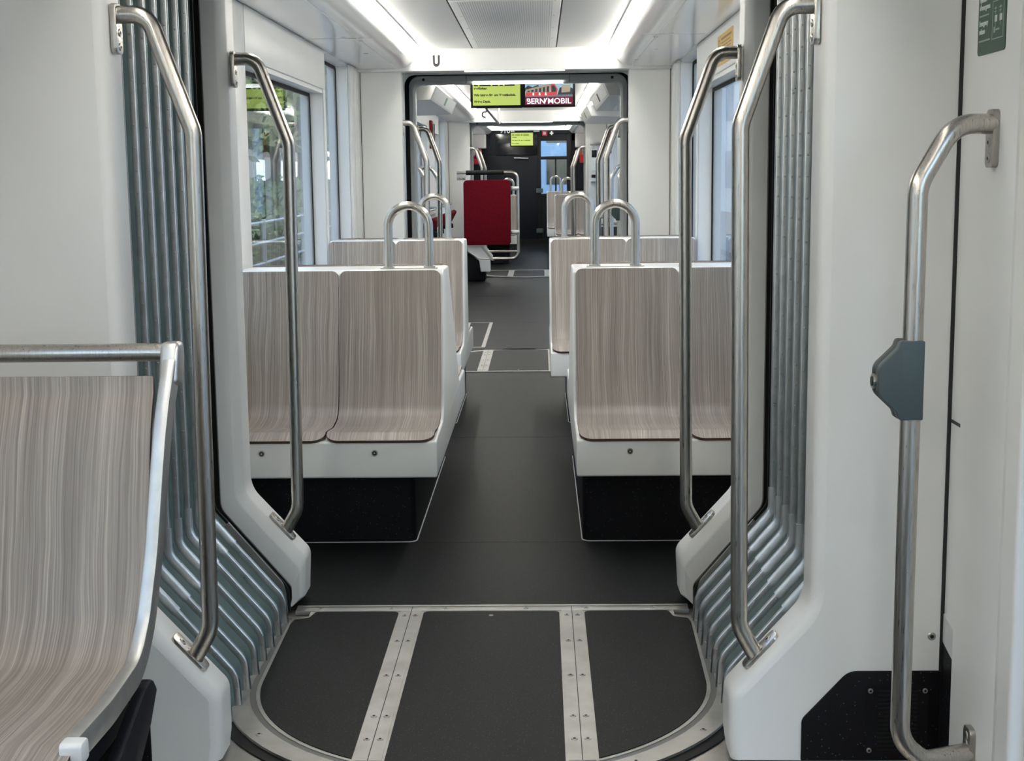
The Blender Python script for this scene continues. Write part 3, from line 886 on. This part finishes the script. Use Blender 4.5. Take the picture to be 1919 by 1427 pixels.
# the plywood reaches the frame: same curve, seat side
def shell_pts():
    out = []
    for i, p in enumerate(fr):
        out.append((p.y, p.z))
    return out
sp = [q for q in shell_pts() if q[1] < 1.075]
sp = [(3.012, 1.072)] + sp + [(2.31, .455), (2.295, .44)]
shell('seat_shell', e, -1.172, -.672, sp, .013, .004, .03)
mb = MB(); mb.tube([(-1.17, 3.062, 1.118), (-.655, 3.062, 1.118)], .0205, 20); mb.build('back_bar', STEEL, e, smooth=50)
mb = MB(); mb.prism([(p.x, p.y) for p in fillet([Vector(q) for q in ((3.005, 1.055), (3.036, 1.142), (3.088, 1.142), (3.088, 1.098), (3.055, 1.04))], [0, .02, .022, .01, 0], 5)], 'X', -.664, -.6215)
mb.build('corner_joint', ALU, e, bevel=.010, seg=3)
mb = MB(); mb.prism(rrect(2.352, 2.395, .455, .497, .010), 'X', -.694, -.650); mb.build('end_cap', WHITE, e, bevel=.006)
mb = MB()
arm = fillet([Vector(p) for p in ((2.86, .41), (2.83, .445), (2.78, .44), (2.40, .30), (2.40, .05), (2.52, .05), (2.56, .20), (2.80, .35))], [0, .03, .03, .05, 0, 0, .04, 0], 5)
mb.prism([(p.x, p.y) for p in arm], 'X', -.685, -.655)
mb.box(-1.1, -.70, 2.50, 2.80, .36, .44); mb.box(-1.17, -.90, 2.55, 2.75, 0, .37)
mb.build('support_bracket', BOXDARK if False else CABDARK, e, bevel=.008)
mb = MB(); mb.box(-1.12, -.69, 2.80, 2.84, .42, .465); mb.box(-1.12, -.69, 2.42, 2.45, .415, .445); mb.build('cross_rail', BOXDARK, e, bevel=.006)

# ------------------------------------------------------------------ signs, stickers and the letter
def xz_sign(): pass
letter = text('wall_letter', 'U', (-.602, GY[1] - .1105, 2.306), FACE_Y, .105, INK, None, width=.052, bold=.006)
tag(letter, 'black letter U on the white header over the second gangway', 'letter')

e = thing('emergency_sign', 'dark green notice with white text and pictograms at the top right on the door pillar', 'sign', (1.186, 3.18, 1.757))
mb = MB(); mb.prism(rrect(3.083, 3.272, 1.757, 2.06, .010), 'X', 1.1845, 1.1875); mb.build('sign_plate', SIGNGREEN, e)
mb = MB(); X = 1.1838
def bar(a, b, z0, z1, m): mb.box(X, X + .0008, min(a, b), max(a, b), z0, z1, m)
for z0, z1 in ((1.785, 1.868), (1.878, 1.985)):
    for a, b, c, d in ((3.171, 3.169, z0, z1), (3.097, 3.095, z0, z1), (3.171, 3.095, z0, z0 + .002), (3.171, 3.095, z1 - .002, z1)): bar(a, b, c, d, 1)
for a in (3.155, 3.122):
    bar(a, a - .016, 1.822, 1.836, 0); bar(a - .004, a - .006, 1.812, 1.856, 1); bar(a + .004, a - .012, 1.850, 1.853, 1); bar(a + .004, a - .010, 1.843, 1.845, 1)
bar(3.16, 3.15, 1.799, 1.812, 1); bar(3.148, 3.122, 1.803, 1.807, 1)
bar(3.136, 3.112, 1.893, 1.975, 0); bar(3.142, 3.137, 1.893, 1.975, 2)
bar(3.156, 3.150, 1.905, 1.945, 0); mb.prism([(3.146, 1.922), (3.160, 1.922), (3.153, 1.910)], 'X', X, X + .0008, 0)
mb.build('pictograms', [SIGNWHITE, SIGNLIGHT, REDBRIGHT], e)
for body, z, sz, w in (('Emergency', 1.822, .0165, .060), ('release', 1.804, .0165, .040), ('Apertura', 1.874, .0165, .048), ("d'emergenza", 1.857, .0165, .072), ('Ouverture de', 1.931, .0165, .076), ('secours', 1.914, .0165, .048), ('Notentriegelung', 1.972, .0165, .066)):
    text('sign_text', body, (1.1842, 3.262, z), FACE_X, sz, SIGNWHITE, e, width=w, bold=.0004)
mb = MB()
for z, w in ((1.7865, .078), (1.842, .066), (1.899, .076), (1.957, .06)): bar(3.262, 3.262 - w, z, z + .0035, 0)
mb.build('rules', [SIGNLIGHT], e)

e = thing('yellow_sticker', 'yellow notice sticker above the right window, behind the bent grab rail', 'sticker', (1.16, 7.48, 2.07))
mb = MB(); mb.box(1.1555, 1.158, 7.175, 7.775, 2.072, 2.232); mb.build('film', YELLOW, e)
mb = MB(); X = 1.155
mb.band([(7.705 + .03 * math.cos(a * PI / 8), 2.19 + .022 * math.sin(a * PI / 8)) for a in range(16)], [(7.705 + .022 * math.cos(a * PI / 8), 2.19 + .016 * math.sin(a * PI / 8)) for a in range(16)], 'X', X, X + .001, closed=True)
for z, y0, y1 in ((2.200, 7.22, 7.62), (2.182, 7.26, 7.62), (2.165, 7.22, 7.60), (2.150, 7.24, 7.62), (2.132, 7.24, 7.6), (2.112, 7.24, 7.62), (2.100, 7.24, 7.62), (2.088, 7.4, 7.62)):
    mb.box(X, X + .001, y0, y1, z, z + (.011 if z > 2.19 else .005))
mb.build('print', BROWNINK, e)

# ------------------------------------------------------------------ hanging monitors
e = thing('passenger_display', 'wide twin monitor hanging from the ceiling, green text left and photo of a tram right', 'screen', (.034, 12.52, 2.43))
mb = MB(); mb.box(-.430, .030, 12.50, 12.56, 2.094, 2.375); mb.box(.034, .497, 12.50, 12.56, 2.096, 2.375); mb.box(.02, .045, 12.52, 12.56, 2.10, 2.37)
mb.box(-.02, .09, 12.53, 12.57, 2.37, 2.432)
mb.build('housing', BLACK, e, bevel=.004)
s1 = MB().box(-.408, .012, 12.4985, 12.5005, 2.116, 2.352).build('screen', SCRGREEN, e)
s1['label'] = 'lime green screen with black German text'
for body, z, w in (('verfügbar.', 2.255, .122), ('Wir bitten Sie um Verständnis.', 2.197, .372), ('Vielen Dank.', 2.140, .150)):
    text('screen_text', body, (-.398, 12.4978, z), FACE_Y, .028, INK, s1, width=w, bold=.0012)
mb = MB(); xx = -.398
for w in (.036, .10, .05, .03, .09):
    mb.box(xx, xx + w, 12.4975, 12.499, 2.284, 2.300); xx += w + .014
mb.build('blurred_line', INK, s1)
s2 = MB().box(.055, .475, 12.4985, 12.5005, 2.116, 2.352).build('screen', SCRMAROON, e)
s2['label'] = 'screen with a red tram photo above a white operator name'
mb = MB(); y = 12.4975
def quad(m, *pts, d=0): mb.prism(list(pts), 'Y', y - d, y + .0006, m)
quad(0, (.055, 2.185), (.475, 2.185), (.475, 2.352), (.055, 2.352))
quad(1, (.055, 2.185), (.475, 2.185), (.475, 2.205), (.055, 2.200), d=.0002)
quad(2, (.34, 2.20), (.475, 2.20), (.475, 2.255), (.43, 2.28), (.36, 2.262), d=.0002)
quad(2, (.055, 2.235), (.20, 2.245), (.17, 2.29), (.12, 2.27), (.08, 2.285), (.055, 2.262), d=.0002)
quad(3, (.375, 2.22), (.45, 2.225), (.46, 2.29), (.38, 2.285), d=.0003)
quad(3, (.06, 2.222), (.27, 2.228), (.29, 2.295), (.24, 2.292), (.06, 2.248), d=.0004)
quad(4, (.06, 2.19), (.30, 2.195), (.30, 2.228), (.06, 2.222), d=.0005)
quad(4, (.285, 2.195), (.335, 2.20), (.342, 2.25), (.315, 2.298), (.28, 2.295), d=.0006)
quad(2, (.288, 2.225), (.328, 2.228), (.33, 2.255), (.31, 2.285), (.288, 2.28), d=.0008)
for i in range(6):
    a = .075 + i * .034; quad(2, (a, 2.226), (a + .02, 2.227), (a + .021, 2.24 + i * .0075), (a + .001, 2.237 + i * .0072), d=.0007)
for i in range(3): quad(5, (.12 + i * .055, 2.198), (.135 + i * .055, 2.198), (.132 + i * .055, 2.222), (.122 + i * .055, 2.222), d=.0008)
mb.build('picture', [SCRSKY, SCRROAD, SCRDARK, SCRGREY, SCRRED, SCRWHITE], s2)
text('screen_logo', 'BERN', (.066, 12.4972, 2.126), FACE_Y, .066, SCRWHITE, s2, width=.160, bold=.0012)
text('screen_logo', 'MOBIL', (.252, 12.4972, 2.126), FACE_Y, .066, SCRWHITE, s2, width=.205, bold=.0009)
mb = MB(); y = 12.4968
mb.prism([(.238, 2.150), (.251, 2.174), (.240, 2.174), (.222, 2.128), (.230, 2.128)], 'Y', y - .0006, y + .0003); mb.build('logo_slash', SCRWHITE, s2)
mb = MB(); mb.prism([(.060, 2.122), (.070, 2.122), (.082, 2.150), (.075, 2.150)], 'Y', y - .0008, y + .0003); mb.build('logo_cut', SCRMAROON, s2)

# ceiling grab bar with a hook
e = thing('ceiling_grab_bar', 'short steel ceiling grab bar with a black hook, under the hanging monitors', 'grab bar', (-.30, 14.5, 2.43))
MB().tube(fillet([Vector(p) for p in ((-.35, 14.1, 2.43), (-.35, 14.1, 2.165), (-.275, 15.8, 2.07), (-.275, 15.8, 2.43))], [0, .03, .03, 0], 6), .014, 12).build('tube', STEEL, e, smooth=50)
hk = [Vector((-.345, 14.15, 2.15))] + [Vector((-.372 + .024 * math.cos(a), 14.15, 2.108 + .026 * math.sin(a))) for a in [math.radians(d) for d in range(60, 330, 30)]]
MB().tube(hk, .008, 8).build('hook', BLACK, e, smooth=50)

# slanted header boxes over the doors
def door_header(s, y0, y1, label, sticker):
    e = thing('door_header_box', label, 'door header', (s * .9, y0, 2.17), 'slanted boxes over the doors')
    P = fillet([Vector(p) for p in ((.722, 2.285), (.775, 2.165), (1.16, 2.155), (1.16, 2.285))], [0, .008, 0, 0], 4)
    MB().prism([(s * p.x, p.y) for p in P], 'Y', y0, y1).build('box', WHITE, e, smooth=40)
    d = Vector((.775 - .72, 2.165 - 2.29)).normalized(); nr = Vector((d.y, -d.x))
    mb = MB()
    def q(u0, u1, yy0, yy1, h, m):
        vs = []
        for hh in (-.001, h):
            for (u, yy) in ((u0, yy0), (u1, yy0), (u1, yy1), (u0, yy1)):
                p = Vector((.72, 2.29)) + d * u + nr * hh; vs.append((s * p.x, yy, p.y))
        mb.add(vs, [(0, 1, 2, 3), (7, 6, 5, 4), (0, 4, 5, 1), (1, 5, 6, 2), (2, 6, 7, 3), (3, 7, 4, 0)], m)
    L = y1 - y0
    q(.018, .118, y0 + L * .06, y0 + L * .94, .003, 0)
    q(.028, .108, y0 + L * .50, y0 + L * .565, .0042, 1)
    mb.build('cover', [CEILW, STICKGREEN if sticker else DARK], e)
    return e
door_header(-1, 12.35, 15.35, 'slanted white box over the left door behind the monitors, with a green sticker', True)
door_header(1, 12.0, 14.9, 'slanted white box over the right door behind the monitors, with a dark slot', False)
door_header(1, 16.2, 18.6, 'smaller slanted white box behind the first one on the right', False)

# red panels beside the doors
for (x, y, z, l) in ((-1.155, 17.35, 1.98, 'upright dark red panel on the left wall behind the second gangway'), (1.155, 19.6, 1.93, 'upright red panel on the right wall behind the ceiling boxes')):
    s = 1 if x > 0 else -1
    e = thing('red_wall_panel', l, 'panel', (x, y, z - .14), 'red panels on the pillars')
    MB().box(x - .035, x + .016, y - .12, y + .12, z - .14, z + .20).build('case', REDDARK, e, bevel=.006)
    MB().box(x - s * .035 - .002, x - s * .035 + .002, y - .09, y + .09, z - .1, z + .16).build('door_leaf', BLACK, e)

# red perch seats along the left wall
for k, (y0, y1, l) in enumerate(((14.85, 15.85, 'red padded perch seat on the left wall, nearer of the two'), (16.5, 18.7, 'red padded perch seat on the left wall, next to the red backboard'))):
    e = thing('perch_seat', l, 'perch seat', (-1.1, y0, .8), 'red perch seats')
    pr = rrect(-.085, .085, -.03, .03, .025, 4); a = math.radians(62)
    poly = [(-1.00 + u * math.cos(a) - v * math.sin(a), .975 + u * math.sin(a) + v * math.cos(a)) for u, v in pr]
    MB().prism(poly, 'Y', y0, y1).build('cushion', RED, e, bevel=.01)
    mb = MB(); mb.tube([(-1.02, y0 - .1, 1.13), (-1.02, y1 + .1, 1.13)], .012, 10)
    for y in (y0 + .1, y1 - .1): mb.tube([(-1.16, y, 1.13), (-1.02, y, 1.13)], .012, 8)
    mb.build('rail', STEELD, e)
    for y in (y0 + .2, y1 - .2):
        mb = MB(); mb.prism([(-1.16, .80), (-.98, .82), (-.98, .87), (-1.03, .90), (-1.03, .98), (-1.16, .98)], 'Y', y, y + .05)
        mb.build('bracket', BLACK, e, bevel=.006)

# wheelchair backboard
e = thing('wheelchair_backboard', 'dark red padded backboard on a steel tube frame at the far left of the aisle', 'backboard', (-.57, 19.8, 0))
MB().prism(rrect(-.905, -.239, .525, 1.441, .055, 6), 'Y', 19.74, 19.80).build('pad', RED, e, bevel=.012, seg=3, bang=60)
MB().tube(fillet([Vector(p) for p in ((-1.0, 19.86, 1.545), (-.137, 19.86, 1.545), (-.137, 19.86, .325), (-.70, 19.86, .325), (-.86, 19.86, .44))], [0, .10, .10, .06, 0], 8), .022, 14).build('tube_frame', STEEL, e, smooth=50)
MB().tube([(-.80, 19.86, .43), (-.15, 19.86, .43)], .016, 10).build('cross_tube', STEEL, e, smooth=50)
MB().tube([(-.87, 19.86, 1.545), (-.33, 19.86, 1.545)], .033, 14).build('grip_sleeve', BLACK, e, smooth=50)
mb = MB(); mb.box(-1.0, -.88, 19.84, 19.88, 1.44, 1.52); mb.screw((-.96, 19.84, 1.47), (0, -1, 0), .015, 0, 1); mb.screw((-.91, 19.84, 1.47), (0, -1, 0), .015, 0, 1)
mb.build('wall_bracket', [STEELD, BLACK], e, bevel=.004)
for z in (1.32, .70):
    mb = MB(); mb.box(-.25, -.115, 19.825, 19.895, z - .03, z + .03); mb.build('clamp', ALU, e, bevel=.012)
mb = MB(); mb.prism([(-.86, .52), (-.62, .52), (-.50, .36), (-.54, .30), (-.54, .14), (-.68, .14), (-.70, .30), (-.86, .42)], 'Y', 19.84, 20.0); mb.build('foot_bracket', WHITE, e, bevel=.012)
mb = MB(); mb.prism([(-.68, .50), (-.64, .50), (-.48, .30), (-.52, .30)], 'Y', 19.83, 19.842); mb.build('stay', STEEL, e)
MB().box(-1.16, -.62, 19.9, 20.40, 0, .40).build('wheel_box', PLINTH, e, bevel=.02)

# ticket machine
e = thing('ticket_machine', 'slim grey ticket machine with black screen against the far right end panel', 'ticket machine', (.98, 20.2, 0))
MB().box(.872, 1.13, 20.1, 20.48, .62, 1.955).build('case', RIMGREY, e, bevel=.01)
mb = MB(); mb.box(.90, 1.10, 20.09, 20.11, 1.915, 1.95); mb.build('top_cover', STEELD, e, bevel=.004)
mb = MB(); mb.box(.92, .99, 20.085, 20.102, 1.745, 1.845); mb.box(.915, .995, 20.085, 20.102, 1.455, 1.50); mb.build('screen', CABGLASS, e, bevel=.002)
mb = MB(); mb.box(.92, .98, 20.085, 20.102, 1.56, 1.735); mb.build('notice', SIGNWHITE, e)
mb = MB(); mb.box(.90, 1.0, 20.03, 20.10, 1.39, 1.42); mb.build('shelf', ALU, e, bevel=.004)
MB().box(.89, 1.11, 20.12, 20.46, 0, .62).build('pedestal', CABDARK, e)

# low rail with a folded seat by the right door
e = thing('luggage_rail', 'low steel luggage rail on the right behind the bench loops', 'rail', (1.0, 17.2, 0))
mb = MB()
for z in (.98, 1.06, .90): mb.tube([(.78, 17.2, z), (1.15, 17.2, z)], .016, 10)
mb.tube([(.78, 17.2, .01), (.78, 17.2, 1.08)], .018, 10); mb.build('tube_frame', STEEL, e, smooth=50)
MB().box(.80, 1.14, 17.22, 17.25, .2, .86).build('panel', BOXDARK, e, bevel=.01)

# ------------------------------------------------------------------ driver's cab wall
Y = 27.4
mb = MB(); mb.box(-1.31, .16, Y + .02, Y + .10, 0, 2.5); mb.box(.16, 1.31, Y + .02, Y + .10, 2.16, 2.5); mb.box(.72, 1.31, Y + .02, Y + .10, 0, 2.5); mb.box(.16, .72, Y + .02, Y + .10, 0, 1.12)
wc = struct(mb.build('wall_cab', CABDARK))
mb = MB(); mb.box(.12, .20, Y, Y + .09, 0, 2.45); mb.box(.70, .80, Y, Y + .09, 0, 2.45); mb.box(.20, .72, Y, Y + .09, 1.80, 1.86); mb.box(.20, .72, Y, Y + .09, 1.08, 1.14); mb.box(.47, .50, Y + .03, Y + .06, 1.14, 1.80)
mb.build('window_frame', BLACK, wc, bevel=.006)
struct(MB().box(.18, .74, Y + .05, Y + .056, 1.1, 2.2).build('window_%d' % (WIN_N[0] + 1), GLASS))
dl = struct(MB().box(-.86, .13, Y - .01, Y + .04, .26, 1.88).build('door_1', CABDARK, bevel=.008))
MB().tube([(-.325, Y - .04, 1.835), (-.045, Y - .04, 1.825)], .016, 10).build('door_handle', ALU, dl, smooth=50)
mb = MB()
for z in (1.20, .42): mb.box(.10, .235, Y - .035, Y + .0, z - .045, z + .045)
mb.build('hinges', BOXGREY, dl, bevel=.01)
MB().box(-.68, .13, Y - .005, Y + .03, 1.90, 2.40).build('door_glass', CABGLASS, dl)
struct(MB().box(-1.17, 1.17, Y - .14, Y - .06, 2.362, 2.5).build('trim_18', CEILW))
struct(MB().box(-.9, .9, Y - .02, Y + .04, 2.30, 2.46).build('trim_14', CABDARK))
struct(MB().box(-1.2, 1.2, Y - .10, Y + .03, 0, .26).build('trim_15', BLACK))
for s in (-1, 1): struct(MB().box(min(s * .86, s * 1.17), max(s * .86, s * 1.17), Y - .5, Y, 2.02, 2.29).build('trim_16', CEIL, bevel=.02))
num = text('coach_number', '910A', (-.60, Y - .022, 2.318), FACE_Y, .125, SIGNWHITE, None, width=.30, bold=.002)
tag(num, 'white coach number at the top of the cab wall, partly cut off by the ceiling', 'number')
e = thing('cab_display', 'small lime green screen on the dark cab wall', 'screen', (-.165, Y - .03, 2.07))
MB().box(-.40, .07, Y - .045, Y - .004, 2.055, 2.335).build('housing', BLACK, e, bevel=.006)
s1 = MB().box(-.378, .047, Y - .047, Y - .044, 2.075, 2.318).build('screen', SCRGREEN, e)
for body, z, w in (('verfügbar.', 2.225, .10), ('Wir bitten Sie um Verständnis.', 2.165, .36), ('Vielen Dank.', 2.105, .14)):
    text('screen_text', body, (-.362, Y - .0475, z), FACE_Y, .03, INK, s1, width=w, bold=.001)
mb = MB()
for zz in (2.262, 2.284):
    xx = -.362
    for w in (.05, .09, .04, .11): mb.box(xx, xx + w, Y - .0475, Y - .0465, zz, zz + .010); xx += w + .014
mb.build('blurred_line', INK, s1)
e = thing('warning_sign', 'small red sign beside a white cross above the cab window', 'sign', (.33, Y, 2.26))
MB().box(.225, .325, Y - .03, Y - .018, 2.258, 2.35).build('red_square', REDBRIGHT, e)
mb = MB(); mb.box(.255, .266, Y - .033, Y - .029, 2.275, 2.335); mb.box(.28, .291, Y - .033, Y - .029, 2.275, 2.335); mb.box(.262, .30, Y - .033, Y - .029, 2.30, 2.31); mb.build('pictogram', SIGNWHITE, e)
mb = MB(); mb.box(.375, .445, Y - .03, Y - .018, 2.293, 2.318); mb.box(.397, .423, Y - .031, Y - .018, 2.268, 2.343); mb.build('white_cross', SIGNWHITE, e)
MB().box(.06, .175, Y - .06, Y - .0, 2.335, 2.40).build('trim_17', RIMGREY)
bpy.data.objects['trim_17']['kind'] = 'structure'
for s in (-1, 1):
    e = thing('fire_extinguisher', 'red fire extinguisher cabinet %s of the cab door' % ('left' if s < 0 else 'right'), 'extinguisher', (s * 1.0, 26.6, 1.55), 'red cabinets by the cab')
    x0, x1 = (s * .93, s * 1.1705); MB().box(min(x0, x1), max(x0, x1), 26.5, 26.8, 1.72, 2.0).build('case', REDBRIGHT, e, bevel=.02)
    MB().box(s * 1.03 - .03, s * 1.03 + .03, 26.49, 26.51, 1.82, 1.9).build('label_plate', RED, e)

# ------------------------------------------------------------------ outside
struct(MB().box(-60, 60, -40, 140, -.50, -.42).build('ground', ASPHALT))
struct(MB().box(-9, -4.2, -10, 80, -.42, -.30).build('pavement', KERB))
struct(MB().box(4.5, 8.9, -10, 110, -.42, -.30).build('pavement', KERB))

def tree(x, y, h, r, seed, mat, label):
    rd = random.Random(seed)
    e = thing('street_tree', label, 'tree', (x, y, -.3), 'trees seen through the left windows')
    tr = fillet([Vector((x, y, -.3)), Vector((x + .1, y, h * .4)), Vector((x - .1, y + .1, h * .75))], [0, .5, 0], 5)
    mb = MB(); mb.tube(tr, .14, 9)
    for k in range(6):
        a = rd.random() * 6.28; mb.tube([(x, y, h * .45), (x + math.cos(a) * r * .6, y + math.sin(a) * r * .6, h * (.6 + .25 * rd.random()))], .05, 6)
    mb.build('trunk', BARK, e)
    mb = MB()
    blobs = [(Vector((x + rd.gauss(0, r * .45), y + rd.gauss(0, r * .45), h * (.62 + .28 * rd.random()))), r * (.35 + .3 * rd.random())) for _ in range(14)]
    for c, br in blobs:
        for _ in range(170):
            d = Vector((rd.gauss(0, 1), rd.gauss(0, 1), rd.gauss(0, 1))).normalized(); p = c + d * br * (.6 + .45 * rd.random())
            u = Vector((rd.gauss(0, 1), rd.gauss(0, 1), rd.gauss(0, 1))).normalized(); w = u.orthogonal().normalized(); sz = .11 + .10 * rd.random()
            mb.add([p - u * sz, p + w * sz * .5, p + u * sz, p - w * sz * .5], [(0, 1, 2, 3)], 0 if rd.random() < .65 else 1)
    mb.build('foliage', [mat, LEAF2], e)
for i, (x, y, h, r) in enumerate(((-7.0, 25, 4.6, 1.7), (-7.2, 31.2, 5.0, 1.8), (-7.0, 37.5, 4.8, 1.8), (-7.4, 44, 5.4, 2.0), (-7.2, 51, 5.2, 2.0))):
    tree(x, y, h, r, 20 + i, LEAF1 if i % 2 == 0 else LEAF2, ['nearest leafy tree seen through the left window', 'second leafy tree seen through the left window', 'middle leafy tree seen through the left window', 'fourth tree along the pavement left of the tram', 'farthest tree along the pavement left of the tram'][i])
e = thing('fence', 'pale metal railing along the pavement left of the tram', 'fence', (-4.6, 20, -.3))
mb = MB()
for z in (.05, .40, .75): mb.tube([(-4.6, 16, z), (-4.6, 52, z)], .025, 8)
mb.build('rail', FENCE, e)
for y in range(16, 53, 4): MB().box(-4.63, -4.57, y - .03, y + .03, -.3, .8).build('post', FENCE, e)
def hedge():
    rd = random.Random(5)
    mb = MB(); mb.box(-5.75, -5.15, 17, 60, -.3, 1.25)
    for _ in range(9000):
        y = rd.uniform(17, 60) if rd.random() < .5 else rd.uniform(22, 45)
        p = Vector((rd.choice((-5.1, -5.1, -5.8)) + rd.gauss(0, .07), y, rd.uniform(-.25, 1.3))) if rd.random() < .75 else Vector((rd.uniform(-5.8, -5.1), y, 1.28 + rd.gauss(0, .09)))
        u = Vector((rd.gauss(0, 1), rd.gauss(0, 1), rd.gauss(0, 1))).normalized(); w = u.orthogonal().normalized(); z = .06 + .06 * rd.random()
        mb.add([p - u * z, p + w * z * .6, p + u * z, p - w * z * .6], [(0, 1, 2, 3)], 0 if rd.random() < .7 else 1)
    o = tag(mb.build('hedge', [LEAF1, LEAF2]), 'clipped green hedge along the pavement, seen through the left windows', 'hedge')
hedge()
def building(name, x0, x1, y0, y1, h, face, mat, label, winm, nw, nh):
    e = thing(name, label, 'building', ((x0 + x1) / 2, (y0 + y1) / 2, -.42))
    MB().box(x0, x1, y0, y1, -.42, h).build('wall', mat, e)
    for i in range(nh):
        for j in range(nw):
            z = .8 + i * 3.1
            if face == 'Y':
                w = (x1 - x0) / nw; a = x0 + w * (j + .15); f = MB().box(a, a + w * .7, y0 - .06, y0 + .05, z, z + 2.1).build('window', winm, e)
            else:
                w = (y1 - y0) / nw; a = y0 + w * (j + .28); xx = x0 if face == '-X' else x1
                f = MB().box(xx - .05, xx + .05, a, a + w * .44, z, z + 1.7).build('window', winm, e)
building('apartment_building', 9.0, 16.0, -12, 95, 12.0, '-X', FACADE, 'pale rendered building seen through the right windows', FACADE2, 20, 3)
building('office_building', -4, 9.0, 105, 112, 16.0, 'Y', FACADE2, 'blue-grey glass building ahead, seen through the cab window', CABGLASS, 6, 4)
building('terrace_building', -24, -15, 18, 95, 9.0, 'X', BRICK, 'plain building behind the trees on the left', FACADE2, 14, 2)

building('bounce_light_house', -17, -10.5, -22, 15, 11.0, 'X', SANDY, 'unseen pale house behind the camera, added to bounce sunlight in from the left', FACADE2, 7, 3)  # out of view; added so its sunlit front bounces warm light through the left door
# ------------------------------------------------------------------ light
sl = bpy.data.lights.new('sun', 'SUN'); sl.energy = 2.9; sl.color = (1., .91, .77); sl.angle = .01
so = bpy.data.objects.new('sun', sl); COL.objects.link(so); so.location = (20, 10, 20)
so.rotation_euler = (0, math.radians(90 - 40), math.radians(3))
W = bpy.data.worlds.new('sky'); SC.world = W; W.use_nodes = True
nt = W.node_tree; bg = nt.nodes['Background']
sky = nt.nodes.new('ShaderNodeTexSky'); sky.sky_type = 'NISHITA'; sky.sun_disc = False
sky.sun_elevation = math.radians(48); sky.sun_rotation = math.radians(60); sky.altitude = 500; sky.air_density = 1.0; sky.dust_density = 1.4
hs = nt.nodes.new('ShaderNodeHueSaturation'); hs.inputs['Saturation'].default_value = .85
nt.links.new(sky.outputs[0], hs.inputs['Color']); nt.links.new(hs.outputs[0], bg.inputs['Color']); bg.inputs['Strength'].default_value = .8

# ------------------------------------------------------------------ camera
cam = bpy.data.cameras.new('camera'); co = bpy.data.objects.new('camera', cam); COL.objects.link(co)
f, pitch, yaw, roll = 2600., .14679, .021823, -.011669
cam.sensor_fit = 'HORIZONTAL'; cam.sensor_width = 36; cam.lens = 36 * f / 1919; cam.clip_start = .05; cam.clip_end = 400
F = Vector((-math.sin(yaw) * math.cos(pitch), math.cos(yaw) * math.cos(pitch), -math.sin(pitch)))
R = Vector((math.cos(yaw), math.sin(yaw), 0)); U = R.cross(F)
R2 = R * math.cos(roll) + U * math.sin(roll); U2 = U * math.cos(roll) - R * math.sin(roll)
M = Matrix((R2, U2, -F)).transposed().to_4x4(); M.translation = Vector((.182, 0, 1.5))
co.matrix_world = M
SC.camera = co
SC.view_settings.view_transform = 'Standard'; SC.view_settings.look = 'None'
SC.view_settings.gamma = 1; SC.view_settings.use_curve_mapping = False
SC.view_settings.exposure = 1.18
